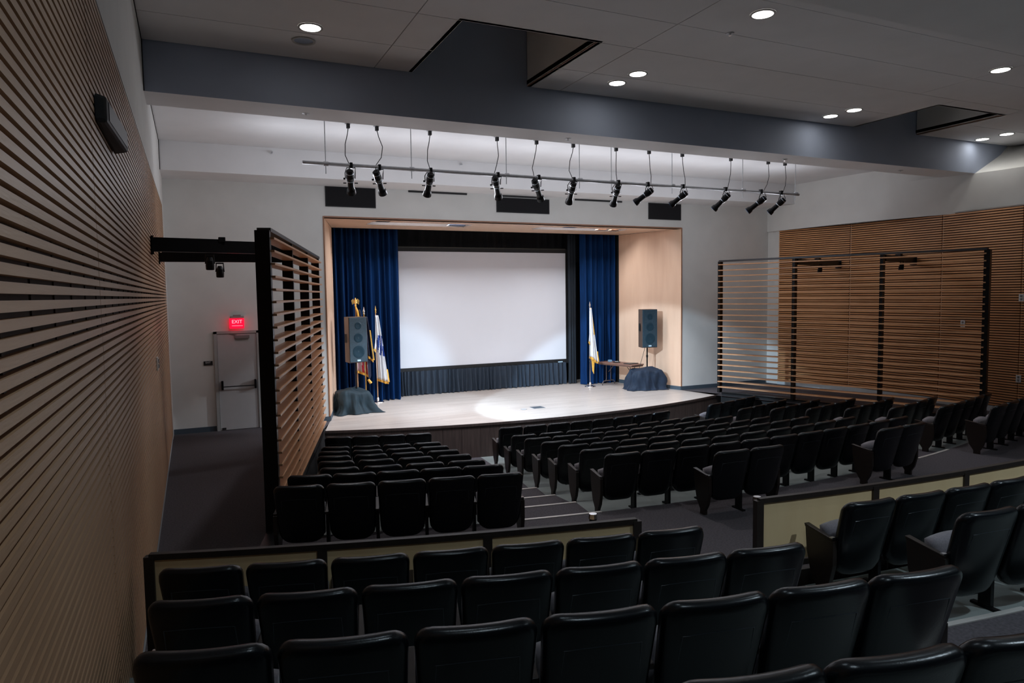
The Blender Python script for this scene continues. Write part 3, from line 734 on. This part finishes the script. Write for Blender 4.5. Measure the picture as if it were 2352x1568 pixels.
drape('screen_skirt', 5.34, 10.84, 19.43, .01, .70, SKIRTM, 'dark grey gathered cloth skirt below the projection screen', 38, .09, hemamp=1.5, cat='skirt', seed=12, dens=8)

# ================================================================== PA SPEAKERS ON STANDS
def pa(loc, rz, side, boxtop):
    e = empty('loudspeaker', (loc[0], loc[1], 1.25), rz, 'tall black three-way loudspeaker on a pole at the %s of the stage' % side, 'loudspeaker', 'stage loudspeakers')
    W, D, Hh = .25, .34, 1.14
    mb = MB(); poly = [(-W, -.17), (W, -.17), (W*.72, .22), (-W*.72, .22)]; mb.prism(poly, 0, Hh); mb.build('cabinet', SPKS, e, bevel=.012)
    mb = MB(); mb.box(-W+.015, W-.015, -.188, -.168, .015, Hh-.015); mb.build('grille', SPKB, e, bevel=.008)
    for z, r_ in ((.92, .09), (.62, .12), (.27, .16)):
        mb = MB(); n_ = 22; vs = []; fs = []
        for rr, yy in ((r_, -.192), (r_*.82, -.196), (r_*.55, -.189), (0.02, -.191)):
            for kk in range(n_):
                t_ = 2*math.pi*kk/n_; vs.append((rr*math.cos(t_), yy, z+rr*math.sin(t_)))
        for i in range(3):
            for kk in range(n_):
                a, b = i*n_+kk, i*n_+(kk+1) % n_; fs.append((a, b, b+n_, a+n_))
        mb.add(vs, fs); mb.build('driver', mat('driver_gloss', (.018, .042, .060), .28, noise=.1), e, smooth=True)
    MB().box(-.045, .045, -.194, -.186, .035, .075).build('maker_plate', LOGO, e)
    MB().box(-W-.006, -W+.004, -.05, .05, .5, .72).build('handle', BLACKP, e)
    s = empty('speaker_stand', (loc[0], loc[1], 0), rz, 'black speaker pole rising from the draped box at stage %s' % side, 'stand', 'stage loudspeaker stands')
    MB().tube([(0, 0, boxtop-.1), (0, 0, 1.27)], .02, 10).build('pole', BLACKM, s)
    MB().tube([(0, 0, .95), (0, 0, 1.02)], .03, 10).build('collar', BLACKM, s)
    for a in (0, 120, 240):
        t_ = math.radians(a+30); MB().tube([(0, 0, boxtop-.05), (.16*math.cos(t_), .12*math.sin(t_), .03)], .012, 6).build('leg', BLACKM, s)
    return e
pa((3.68, 17.45), math.radians(14), 'left', .55)
pa((12.33, 17.14), math.radians(-9), 'right', .60)
def draped_box(c, hx, hy, hz, rz, m, label, seed, flare=.1, tail=None):
    rnd = random.Random(seed); n_ = 132; lv = [(0, 1.0), (.4, 1.0), (.75, 1.0), (.92, .985), (.99, .93), (1.0, .85), (1.02, .72), (1.03, .58), (1.04, .42), (1.06, .28), (1.08, .14), (1.12, .05), (1.16, .012)]
    ph = [rnd.uniform(0, 6.28) for _ in range(6)]
    vs = []; fs = []
    for li, (s_, zf) in enumerate(lv):
        for k_ in range(n_):
            t_ = 2*math.pi*k_/n_; ct, st = math.cos(t_), math.sin(t_)
            q = (abs(ct)**5+abs(st)**5)**(-1/5)
            fold = (math.sin(7*t_+ph[0]+zf)+.8*math.sin(13*t_+ph[1]-zf*2)+.5*abs(math.sin(19*t_+ph[2]+zf*3)))*.10*(1-zf)**.6 + .03*math.sin(4*t_+6*zf+ph[3])
            fl_ = flare*(1-zf)
            r_ = s_*q*(1+fl_+fold)
            x, y = r_*ct*hx, r_*st*hy
            if tail and zf < .5:
                dd = max(0, math.cos(t_-tail[0]))**10*tail[1]*(1-zf*2); x += dd*math.cos(tail[0]); y += dd*math.sin(tail[0])
            z = hz*zf + (.035*math.sin(3*x/hx+ph[3])*math.cos(2.6*y/hy+ph[4]) if li < 5 else 0) + (.05*math.exp(-((x/hx)**2+(y/hy)**2)*3) if li < 3 else 0)
            if li > 1:
                nz_ = mnoise.noise(Vector((x*5+seed, y*5, z*3.2)))+.6*abs(mnoise.noise(Vector((x*11, y*11+seed, z*5))))
                k3 = nz_*.075*(1.15-zf*.6); x += ct*k3; y += st*k3
            else: z += .045*mnoise.noise(Vector((x*7, y*7, seed)))
            vs.append((x, y, max(z, .012)))
    for i in range(len(lv)-1):
        for k_ in range(n_):
            a, b = i*n_+k_, i*n_+(k_+1) % n_; fs.append((a, b, b+n_, a+n_))
    fs.append(tuple(range(n_)))
    mb = MB(); mb.add(vs, fs)
    o = mb.build('draped_box', m, smooth=True); o.location = c; o.rotation_euler = (0, 0, rz)
    tag(o, label, 'box'); return o
draped_box((3.55, 17.45, 0), .36, .36, .55, math.radians(8), TEAL, 'low box draped in dark teal cloth under the left loudspeaker', 2, .16, tail=(math.radians(-40), .22))
draped_box((12.27, 17.1, 0), .46, .28, .60, math.radians(-10), TEAL2, 'low stand base draped in blue-black cloth under the right loudspeaker', 4, .12)
# cable from the right speaker
cb = MB(); cb.tube([(12.27, 17.16, 1.27), (12.18, 17.15, 1.0), (12.08, 17.12, .78), (12.02, 17.1, .64)], .007, 6)
tag(cb.build('speaker_cable', NICKEL, smooth=True), 'thin black cable hanging from the right loudspeaker', 'cable')

# folding table
ft = empty('folding_table', (11.93, 17.98, 0), math.radians(13.2), 'brown folding table beside the right wooden stage return wall', 'table')
MB().box(-.27, .27, -.72, .72, .70, .735).build('tabletop', TABLEM, ft, bevel=.006)
MB().box(-.255, .255, -.70, .70, .66, .70).build('apron', mat('table_edge', (.16, .085, .06), .5, noise=.1), ft)
for sy in (-1, 1):
    y = sy*.50
    for sx in (-1, 1):
        MB().tube([(sx*.10, y-sy*.0, .66), (sx*.10, y, .20), (sx*.12, y, .14)], .013, 6).build('leg', mat('table_leg', (.14, .11, .10), .4, .4, noise=.1), ft)
    MB().tube([(-.27, y, .012), (-.27, y, .08), (-.22, y, .14), (.22, y, .14), (.27, y, .08), (.27, y, .012)], .014, 8).build('foot_bar', MATS['table_leg'], ft, smooth=True)
    MB().tube([(0, y, .42), (0, y-sy*.24, .655)], .010, 6).build('brace', MATS['table_leg'], ft)
tag(MB().box(-.19, .19, -.13, .13, 0, .02).build('laptop', BLACKP, bevel=.004), 'closed black laptop lying on the brown folding table', 'laptop')
lt = bpy.data.objects['laptop']; lt.location = (12.03, 17.55, .736); lt.rotation_euler = (0, 0, math.radians(13))
MB().box(-.17, .17, -.11, .11, .0201, .0225).build('lid', mat('laptop_lid', (.03, .03, .035), .3, noise=.1), lt)
tag(MB().box(-.09, .09, -.07, .07, 0, .028).build('mixer_box', BLACKP, bevel=.006), 'small black box on the far half of the brown table', 'box')
mxb = bpy.data.objects['mixer_box']; mxb.location = (11.88, 18.1, .736); MB().box(-.05, .05, -.03, .03, .0281, .036).build('cover_plate', WHITEP, mxb)
tag(MB().box(-.05, .05, -.05, .05, 0, .06).build('blue_cup', mat('pale_blue', (.20, .35, .48), .5, noise=.05), bevel=.01), 'small pale blue item at the far end of the table', 'cup')
bpy.data.objects['blue_cup'].location = (11.84, 18.42, .736)
# floor pocket covers
e = empty('floor_pocket', (7.9, 15.70, .003), 0, 'dark square floor box cover in the stage floor', 'floor box', 'floor box covers')
MB().box(-.15, .15, -.13, .13, 0, .006).build('cover', mat('pocket', (.03, .05, .07), .4, noise=.1), e); MB().box(-.17, .17, -.15, .15, -.001, .003).build('rim', STEEL, e)
e = empty('floor_pocket', (7.48, 15.62, .003), 0, 'small grey disc cover left of the dark stage floor box', 'floor box', 'floor box covers')
MB().lathe([(.07, 0), (.07, .005)], n=16).build('cover', STEEL, e); MB().lathe([(.08, -.001), (.08, .002)], n=16).build('rim', CHROME, e)

# ================================================================== FLAGS
def flag(base, ptop, name_label, pole_m, ztop, zbot_l, zbot_r, w_top, w_bot, colf, mats, finial, seed, left_flap=None, fringe=True, side=False, base_m=CHROME):
    e = empty('flag_on_pole', (base[0], base[1], 0), 0, name_label, 'flag', 'flags standing on the stage')
    MB().tube([(0, 0, .06), (0, 0, ptop)], .014, 10).build('pole', pole_m, e)
    MB().lathe([(.17, .0), (.17, .018), (.10, .035), (.04, .06), (.035, .13), (.02, .15)], n=20).build('stand_base', base_m, e, smooth=True)
    if finial == 'spear':
        MB().lathe([(.018, ptop), (.028, ptop+.02), (.014, ptop+.045), (.03, ptop+.08), (.012, ptop+.15), (.002, ptop+.20)], n=8).build('finial', BRASS if pole_m is POLEW else CHROME, e)
    else:
        mb = MB(); mb.lathe([(.02, ptop), (.035, ptop+.03), (.02, ptop+.06)], n=10)
        mb.lathe([(.02, ptop+.06), (.045, ptop+.11), (.03, ptop+.17), (.022, ptop+.20), (.012, ptop+.24)], n=10)
        for sx in (-1, 1):
            mb.add([(sx*.02, 0, ptop+.10), (sx*.09, -.01, ptop+.06), (sx*.11, 0, ptop+.17), (sx*.06, .01, ptop+.22), (sx*.02, .02, ptop+.17), (sx*.05, .03, ptop+.12)], [(0, 1, 2), (0, 2, 3), (0, 3, 4), (5, 1, 2), (5, 2, 3), (5, 3, 4), (0, 5, 1), (0, 4, 5)])
        mb.build('eagle_finial', BRASS, e)
    rnd = random.Random(seed); nu, nv = 30, 26; vs = []; fs = []; mi = []
    def P_(u, v):
        wd = w_top+(w_bot-w_top)*v**.8; zb = zbot_l+(zbot_r-zbot_l)*u
        z = ztop+(zb-ztop)*v
        x = -.02+wd*u+.012*math.sin(7*u+3*v+seed)
        y = -.03-(.035+.06*v)*math.sin(math.pi*2*2.5*u+seed)*(.4+.6*v)-.02
        return (x, y, z)
    for j in range(nv+1):
        for i in range(nu+1): vs.append(P_(i/nu, j/nv))
    for j in range(nv):
        for i in range(nu):
            a = j*(nu+1)+i; fs.append((a, a+1, a+nu+2, a+nu+1)); mi.append(colf((i+.5)/nu, (j+.5)/nv))
    mb = MB(); mb.v = [tuple(v) for v in vs]; mb.f = fs; mb.m = mi
    o = mb.build('cloth', mats, e, smooth=True)
    sol = o.modifiers.new('thickness', 'SOLIDIFY'); sol.thickness = .004
    if fringe:
        mb = MB()
        for i in range(nu):
            a, b = P_(i/nu, 1), P_((i+1)/nu, 1)
            mb.add([a, b, (b[0]+.004, b[1], b[2]-.06), (a[0]-.004, a[1], a[2]-.065)], [(0, 1, 2, 3)])
        for j in (range(nv//3, nv) if side else range(nv*5//6, nv)):
            a, b = P_(1, j/nv), P_(1, (j+1)/nv)
            mb.add([a, b, (b[0]+.035, b[1]-.004, b[2]-.005), (a[0]+.035, a[1]-.004, a[2]-.005)], [(0, 1, 2, 3)])
        f_ = mb.build('fringe', GOLD, e); so = f_.modifiers.new('thickness', 'SOLIDIFY'); so.thickness = .006
    if left_flap:
        za, zb = left_flap
        mb = MB(); mb.add([(-.015, -.05, za), (-.07, -.07, zb+.06), (-.055, -.06, zb), (-.01, -.045, zb+.12)], [(0, 1, 2, 3)])
        f_ = mb.build('folded_corner', mats[0], e); so = f_.modifiers.new('t', 'SOLIDIFY'); so.thickness = .012
        mb = MB(); mb.add([(-.072, -.072, zb+.08), (-.10, -.07, zb+.03), (-.05, -.06, zb-.05), (-.03, -.06, zb+.01)], [(0, 1, 2, 3)])
        f_ = mb.build('corner_fringe', GOLD, e); so = f_.modifiers.new('t', 'SOLIDIFY'); so.thickness = .012
    return e
us = lambda u, v: (0 if int(u*7+v*1.5) % 2 == 0 else 1) if v > .45 else 2
flag((3.92, 18.40), 2.62, 'flag of red and white stripes with eagle finial, behind left loudspeaker', POLEW, 2.55, .95, .78, .12, .34, us, [FRED, FWHITE, FNAVY], 'eagle', 1)
# gold cord and tassel on the eagle pole
MB().tube([(0, -.02, 2.62), (.03, -.05, 2.5), (.05, -.05, 2.38), (.09, -.05, 2.28)], [.02, .035, .03, .045], 8).build('tassel', GOLD, [o for o in bpy.data.objects if o.name == 'flag_on_pole'][0], smooth=True)
flag((4.10, 18.24), 2.42, 'furled navy blue flag with gold fringe on the second pole at left', BRASS, 2.36, 1.38, 1.20, .09, .25, lambda u, v: 0, [FNAVY], 'spear', 2, side=True)
e2 = [o for o in bpy.data.objects if o.name == 'flag_on_pole.001'][0]
mb = MB(); mb.add([(.03, -.06, 1.36), (.13, -.06, 1.28), (.13, -.06, .80), (.07, -.06, .62)], [(0, 1, 2, 3)]); f_ = mb.build('hanging_tail', FNAVY, e2); f_.modifiers.new('t', 'SOLIDIFY').thickness = .01
MB().tube([(.05, -.07, .70), (.12, -.07, .60)], [.03, .04], 8).build('tail_fringe', GOLD, e2)
def army(u, v):
    if .30 < v < .60 and u > .15:
        return 1 if math.sin(u*14+v*24) > -.45 else 0
    return 0
flag((4.50, 18.62), 2.44, 'white flag with blue emblem and gold fringe, rightmost of left group', POLEW, 2.38, .66, .55, .08, .31, army, [FWHITE, FBLUE], 'spear', 3, left_flap=(1.85, 1.42))
flag((11.09, 18.38), 2.44, 'lone white flag with gold fringe standing right of the screen', CHROME, 2.44, .95, .78, .05, .22, lambda u, v: 2 if u > .75 and v < .5 else 0, [FWHITE, FWHITE, GOLD], 'spear', 4, left_flap=(1.9, 1.35))
e4 = [o for o in bpy.data.objects if o.name == 'flag_on_pole.003'][0]
mb = MB(); mb.add([(.0, -.06, .95), (.12, -.06, .82), (.09, -.07, .40), (.04, -.06, .50)], [(0, 1, 2, 3)]); f_ = mb.build('hanging_tail', GOLD, e4); f_.modifiers.new('t', 'SOLIDIFY').thickness = .012

# ================================================================== STAGE LIGHTING PIPE AND SPOTLIGHTS
PY, PZc = 12.66, 5.25
lpn = empty('lighting_pipe', (7.7, PY, PZc), 0, 'long grey lighting pipe hanging under the white ceiling', 'pipe')
MB().tube([(1.85-7.7, 0, 0), (13.6-7.7, 0, -.02)], .032, 12).build('pipe', STEEL, lpn, smooth=True)
for x in (2.25, 3.82, 5.76, 7.43, 8.21, 9.80, 11.84, 13.51):
    MB().tube([(x-7.7, .03, 5.995-PZc), (x-7.7, .03, -.17)], .009, 6).build('hanger_rod', STEEL, lpn)
    MB().tube([(x-7.7-.04, 0, 0), (x-7.7+.04, 0, 0)], .042, 10).build('coupler', STEEL, lpn)
FX = [((2.65, 5.15), (2.75, 4.8), 2.67), ((3.12, 5.16), (3.34, 4.82), 3.19), ((4.17, 5.18), (4.20, 4.83), 4.2), ((5.47, 5.19), (5.71, 4.84), 5.58), ((6.33, 5.18), (6.67, 4.85), 6.45), ((7.24, 5.17), (7.33, 4.81), 7.3),
      ((8.33, 5.17), (8.43, 4.81), 8.35), ((9.18, 5.13), (9.08, 4.86), 9.2), ((10.11, 5.11), (10.05, 4.85), 10.1), ((11.33, 5.13), (11.28, 4.80), 11.5), ((12.44, 5.10), (12.31, 4.79), 12.65), ((13.05, 5.09), (13.0, 4.78), 13.19)]
DARKLEN = mat('lens_dark', (.05, .12, .25), .1, noise=.05)
BAND = mat('silver_band', (.65, .75, .85), .25, .8, noise=.05)
OR = ['first', 'second', 'third', 'fourth', 'fifth', 'sixth', 'seventh', 'eighth', 'ninth', 'tenth', 'eleventh', 'last']
for i, ((xa, za), (xb, zb), xo) in enumerate(FX):
    A = Vector((xa, 12.60, za)); B = Vector((xb, 12.97, zb))
    if i >= 7:            # these point to the left and are seen more from the side
        A = Vector((xa+.05, 12.62, za+.01)); B = Vector((xb-.12, 12.90, zb+.01))
    mid = A.lerp(B, .38)
    e = empty('spotlight', (mid.x, PY, PZc), 0, '%s black stage spotlight from the left on the grey pipe' % OR[i], 'spotlight', 'stage spotlights on the pipe')
    o_ = Vector((mid.x, PY, PZc)); a = A-o_; b = B-o_; d = (b-a).normalized()
    L_ = (b-a).length
    pr = [(0, .045), (.04, .066), (.16, .070), (.30, .074), (.42, .060), (.44, .052), (.70, .056), (.78, .058), (.86, .078), (1.0, .084)]
    MB().tube([a+d*L_*t_ for t_, r_ in pr[:5]], [r_ for t_, r_ in pr[:5]], 14).build('lamp_housing', BLACKM, e)
    MB().tube([a+d*L_*t_ for t_, r_ in pr[5:]], [r_ for t_, r_ in pr[5:]], 14).build('lens_tube', BLACKM, e)
    MB().tube([a+d*L_*.425, a+d*L_*.455], .064, 14).build('band', BAND, e)
    MB().tube([a+d*L_*.10, a+d*L_*.125], .071, 14).build('rear_band', BAND, e)
    MB().tube([b+d*.001, b+d*.006], .072, 14).build('lens', DARKLEN, e)
    sd = d.cross(Vector((0, 0, 1))).normalized()
    c = a+d*L_*.36
    top = Vector((0, 0, -.045))
    MB().tube([c+sd*.085, c+sd*.09+Vector((0, 0, .10)), top+sd*.075, top-sd*.075, c-sd*.09+Vector((0, 0, .10)), c-sd*.085], .009, 6).build('yoke', BLACKM, e, smooth=True)
    MB().box(-.025, .025, -.045, .045, -.06, .045).build('clamp', BLACKM, e, bevel=.008)
    MB().tube([c-sd*.07+d*.1, c-sd*.13+d*.1], .010, 6).build('shutter_handle', BLACKM, e); MB().tube([c+sd*.07+d*.1, c+sd*.13+d*.1], .010, 6).build('shutter_handle', BLACKM, e); MB().tube([c-sd*.085, c-sd*.12], .018, 6).build('tilt_knob', BLACKM, e)
    # power cable from the ceiling outlet
    ox = xo-o_.x; sway = (-.06, .10, -.05, .03, -.05, -.08, .0, .03, .04, .0, .04, .05)[i]
    MB().tube([(ox, .05, .67), (ox+sway*.3, .05, .55), (ox+sway, .06, .38), (ox*.5+a.x*.5+sway, .04, .18), (a.x*.8, .0, .02), a+Vector((0, -.02, .0))], .0075, 6).build('power_cable', NICKEL, e, smooth=True)
    oe = empty('ceiling_outlet', (xo, PY+.05, 6.0), 0, 'small black ceiling outlet above the %s spotlight from the left' % OR[i], 'outlet', 'ceiling outlets above the spotlights')
    MB().box(-.028, .028, -.035, .035, -.09, -.012).build('plug', BLACKP, oe, bevel=.006)
    MB().box(-.05, .05, -.05, .05, -.012, 0).build('plate', STEEL, oe)

# ================================================================== BARRIERS
def barrier(name, thetas, label, R=25.72, ztop=1.07, zb=.27):
    e = empty('barrier', (*pol(R, thetas[0]), 0), 0, label, 'barrier', 'low barriers in front of the upper rows')
    o_ = Vector((*pol(R, thetas[0]), 0))
    for i, t_ in enumerate(thetas):
        p = Vector((*pol(R, t_), 0))-o_
        M = Matrix.Translation(p) @ Matrix.Rotation(math.radians(t_), 4, 'Z')
        MB().box(-.035, .035, -.03, .03, .0, ztop-.02, M=M).build('post', RAILM, e)
    for a, b in zip(thetas[:-1], thetas[1:]):
        n_ = 5; rail = MB(); pan = MB(); bot = MB()
        for k_ in range(n_):
            ta, tb = a+(b-a)*k_/n_, a+(b-a)*(k_+1)/n_
            A = Vector((*pol(R, ta), 0))-o_; B = Vector((*pol(R, tb), 0))-o_
            rail.beam(A+Vector((0, 0, ztop-.022)), B+Vector((0, 0, ztop-.022)), .05, .044)
            pan.beam(A+Vector((0, 0, (ztop-.05+zb+.2)/2)), B+Vector((0, 0, (ztop-.05+zb+.2)/2)), .02, ztop-.05-zb-.2)
            bot.beam(A+Vector((0, 0, zb+.165)), B+Vector((0, 0, zb+.165)), .05, .05)
            bot.beam(A+Vector((0, 0, zb*.5+.05)), B+Vector((0, 0, zb*.5+.05)), .06, zb+.1)
        rail.build('top_rail', RAILM, e); pan.build('panel', PANELY, e); bot.build('bottom_rail', RAILM, e)
    return e
barrier('barrier', [-18.9, -16.18, -13.41, -10.65], 'low maple panelled barrier at the lower left, in front of upper rows', R=25.80)
barrier('barrier', [-7.83, -4.9, -2.15, .5, 3.2, 5.9], 'low maple panelled barrier at the right, in front of upper rows', R=25.64)
for (t_, lb) in ((-11.2, 'left'), (-7.55, 'right')):
    x, y = pol(25.45, t_)
    e = empty('stanchion', (x, y, 0), 0, 'short black post with silver cap behind the %s barrier end' % lb, 'post', 'capped posts by the barriers')
    MB().tube([(0, 0, 0), (0, 0, .98)], .032, 10).build('post', BLACKP, e); MB().tube([(0, 0, .98), (0, 0, 1.02)], [.04, .034], 12).build('cap', CHROME, e)

# ================================================================== AUDITORIUM SEATS
SW = .56
def seat_back_mesh():
    """padded back: rounded rectangle outline, thick rolled edges, leaning backwards, slightly concave to the front"""
    W2, Hb = .268, .69; rt, rb = .075, .14
    out = []
    def arc(cx_, cz_, r_, a0_, a1_, n_):
        return [(cx_+r_*math.cos(math.radians(a0_+(a1_-a0_)*k_/n_)), cz_+r_*math.sin(math.radians(a0_+(a1_-a0_)*k_/n_))) for k_ in range(n_+1)]
    mid_t = [((W2-rt)*(1-k_/3.5*1.0), Hb) for k_ in range(1, 7)]; mid_b = [(-(W2*.93-rb)*(1-k_/3.5), 0.0) for k_ in range(1, 7)]
    out += arc(W2-rt, Hb-rt, rt, 0, 90, 5); out += mid_t; out += arc(-W2+rt, Hb-rt, rt, 90, 180, 5)
    out += arc(-W2*.93+rb, rb, rb, 180, 270, 5); out += mid_b; out += arc(W2*.93-rb, rb, rb, 270, 360, 5)
    n_ = len(out); cz = Hb/2
    rings = [(.80, -.050, 0), (.90, -.050, 0), (.965, -.040, 0), (1.0, -.012, 0), (1.0, .018, 0), (.96, .040, 0), (.88, .048, 0)]
    vs = []; fs = []
    for s_, y_, _ in rings:
        for (x, z) in out:
            # inset by distance instead of scale so the roll keeps an even width
            k_ = (1-s_)*.30
            nx = x*(1-k_/.268); nz = z-math.copysign(min(abs(z-cz), k_), z-cz)
            vs.append((nx, y_, nz))
    for i in range(len(rings)-1):
        for k_ in range(n_):
            a, b = i*n_+k_, i*n_+(k_+1) % n_; fs.append((a, b, b+n_, a+n_))
    m_ = n_//2; q0 = (len(rings)-1)*n_
    for i in range(m_-1):
        fs.append((i, n_-1-i, n_-2-i, i+1)); fs.append((q0+i, q0+i+1, q0+n_-2-i, q0+n_-1-i))
    return vs, fs, Hb
def lean(v, Hb=.69):
    x, y, z = v
    f = 1-z/Hb                      # 0 at top, 1 at the bottom: bottom goes forward
    yy = y + .235*f - .05*f*f + .038*(x/.27)**2 - .012
    return (x, yy, .185+z)
def build_seat(kind):
    """origin on the floor under the top of the back; +y towards the stage"""
    root = empty('auditorium_seat')
    vs, fs, Hb = seat_back_mesh()
    mb = MB(); mb.add([lean(v) for v in vs], fs); bo = mb.build('backrest', LEATH, root, smooth=True)
    # seam under the top roll
    mb = MB(); pts = [lean((-.185, -.0535, Hb-.30))]+[lean((x, -.0535, Hb-.150-.012*(x/.18)**2)) for x in [(-.18+.36*k_/8) for k_ in range(9)]]+[lean((.185, -.0535, Hb-.30))]
    mb.tube(pts, .0032, 5); mb.build('seam', mat('seam_thread', (.035, .042, .05), .35, noise=.1), bo)
    # folded-up cushion in front of the back
    mb = MB(); nu_, nv_ = 8, 8; vv = []; ff = []
    def C_(u, v, side):
        x = (u-.5)*.47
        z = .25+v*.33; edge = (1-abs(2*u-1)**6)*(1-abs(2*v-1)**6)
        y = .285+ (v*.03) + side*(.035+.035*edge)
        z += .03*(1-(2*u-1)**2)*v
        return (x, y+.0, z)
    for side in (-1, 1):
        for j in range(nv_+1):
            for i in range(nu_+1): vv.append(C_(i/nu_, j/nv_, side))
    m_ = (nu_+1)*(nv_+1)
    for j in range(nv_):
        for i in range(nu_):
            a = j*(nu_+1)+i; ff.append((a, a+1, a+nu_+2, a+nu_+1)); ff.append((m_+a, m_+a+nu_+1, m_+a+nu_+2, m_+a+1))
    for i in range(nu_):
        ff.append((i, i+1, m_+i+1, m_+i)); a = nv_*(nu_+1)+i; ff.append((a, a+1, m_+a+1, m_+a))
    for j in range(nv_):
        a = j*(nu_+1); ff.append((a, a+nu_+1, m_+a+nu_+1, m_+a)); b = a+nu_; ff.append((b, b+nu_+1, m_+b+nu_+1, m_+b))
    mb.add(vv, ff); mb.build('seat_cushion', SEATF, root, smooth=True)
    def arm(x, nm='armrest'):
        mb = MB(); mb.add([(x-.018, .13, .50), (x+.018, .13, .50), (x+.026, .45, .545), (x-.026, .45, .545), (x-.018, .13, .53), (x+.018, .13, .53), (x+.028, .46, .575), (x-.028, .46, .575)],
                          [(0, 1, 2, 3), (4, 5, 6, 7), (0, 1, 5, 4), (1, 2, 6, 5), (2, 3, 7, 6), (3, 0, 4, 7)]); return mb.build(nm, ARMW, root, bevel=.006)
    def standard(x):
        mb = MB(); mb.box(x-.018, x+.018, .20, .30, .02, .50); mb.box(x-.022, x+.022, .14, .36, .0, .02); return mb.build('standard', BLACKM, root)
    def endpanel(x):
        prof = [(.12, .51), (.12, .30), (.16, .14), (.21, .06), (.21, .0), (.31, .0), (.31, .06), (.38, .16), (.43, .34), (.45, .55)]
        mb = MB(); n_ = len(prof); vs_ = [(x-.022, y, z) for y, z in prof]+[(x+.022, y, z) for y, z in prof]
        mb.add(vs_, [tuple(range(n_)), tuple(range(n_, 2*n_))[::-1]]+[(i, (i+1) % n_, n_+(i+1) % n_, n_+i) for i in range(n_)])
        return mb.build('end_panel', ARMW, root, bevel=.004)
    def chrome(x):
        mb = MB(); mb.box(x-.018, x+.018, .135, .165, .532, .542); return mb.build('tablet_hinge', CHROME, root)
    if kind in ('first', 'single'): endpanel(-SW/2); arm(-SW/2); chrome(-SW/2)
    else: standard(-SW/2); arm(-SW/2)
    if kind in ('last', 'single'): endpanel(SW/2); arm(SW/2); chrome(SW/2)
    root['category'] = 'seat'
    return root
PROTO = {}
def place_seat(kind, R, th, z, label, group):
    x, y = pol(R, th)
    if kind not in PROTO:
        p = build_seat(kind); PROTO[kind] = p; p.location = (x, y, z); p.rotation_euler = (0, 0, math.radians(th)); p['label'] = label; p['group'] = group; return
    copy_thing(PROTO[kind], (x, y, z), math.radians(th), label, group)
def row(R, z, ths, blk, rown, fl=True, ll=True):
    n_ = len(ths)
    for i, t_ in enumerate(ths):
        kind = 'first' if (i == 0 and fl) else ('last' if (i == n_-1 and ll) else 'mid')
        place_seat(kind, R, t_, z, 'black auditorium seat, %s from the left, %s, %s' % (ORD[i], rown, blk), 'auditorium seats, '+blk)
Zk = [-.77, -.77, -.65, -.52, -.40, -.27, -.13, 0.0]
RN = ['front row', 'second row', 'third row', 'fourth row', 'fifth row', 'sixth row', 'seventh row', 'eighth row']
LB = [(16.97, -18.78, -13.36, 4), (17.89, -18.51, -13.03, 4), (18.81, -18.20, -12.88, 4), (19.74, -17.81, -12.69, 4), (20.62, -17.39, -12.49, 4), (21.55, -16.97, -12.34, 4), (22.44, -17.62, -12.14, 5), (23.39, -17.52, -12.06, 5)]
CB = [(16.92, -6.70, 6.52, 8), (17.79, -6.73, 6.75, 8), (18.70, -6.83, 6.89, 9), (19.66, -6.89, 6.87, 9), (20.52, -6.95, 7.0, 10), (21.45, -7.01, 7.03, 10), (22.38, -7.11, 7.1, 11)]
RB = [(16.94, 13.0, 18.35, 4), (17.82, 12.9, 18.2, 4), (18.72, 12.7, 17.85, 4), (19.62, 12.5, 17.4, 4), (20.50, 12.32, 17.1, 4), (21.4, 12.15, 16.7, 4), (22.30, 11.98, 17.5, 5), (23.18, 11.72, 17.3, 5)]
def lin(a, b, n_): return [a+(b-a)*i_/(n_-1) for i_ in range(n_)]
for k in range(8):
    R_, a, b, n_ = LB[k]; row(R_, Zk[k], lin(a, b, n_), 'lower left block', RN[k])
    R_, a, b, n_ = RB[k]; row(R_, Zk[k], lin(a, b, n_), 'lower right block', RN[k])
    if k < 7:
        R_, a, b, n_ = CB[k]; row(R_, Zk[k], lin(a, b, n_), 'lower centre block', RN[k])
row(23.28, 0, [-4.34, -2.98], 'left pair behind lower centre block', 'eighth row')
row(23.20, 0, [3.22, 4.56], 'right pair behind lower centre block', 'eighth row')
# upper rows, near the camera
for (R_, z, a, b, n_, nm) in [(26.30, .26, -17.79, -10.48, 7, 'row nearest the barrier'), (27.26, .45, -17.15, -10.13, 7, 'second row from the barrier'), (28.20, .64, -16.55, -9.72, 7, 'third row from the barrier'), (29.12, .83, -15.95, -10.62, 6, 'bottom edge row')]:
    row(R_, z, lin(a, b, n_), 'upper left block', nm, True, True)
row(26.20, .26, [-6.24+1.27*i for i in range(9)], 'upper right block', 'row nearest the barrier')
row(27.16, .45, [-6.03+1.22*i for i in range(8)], 'upper right block', 'second row from the barrier')
bpy.context.view_layer.update()
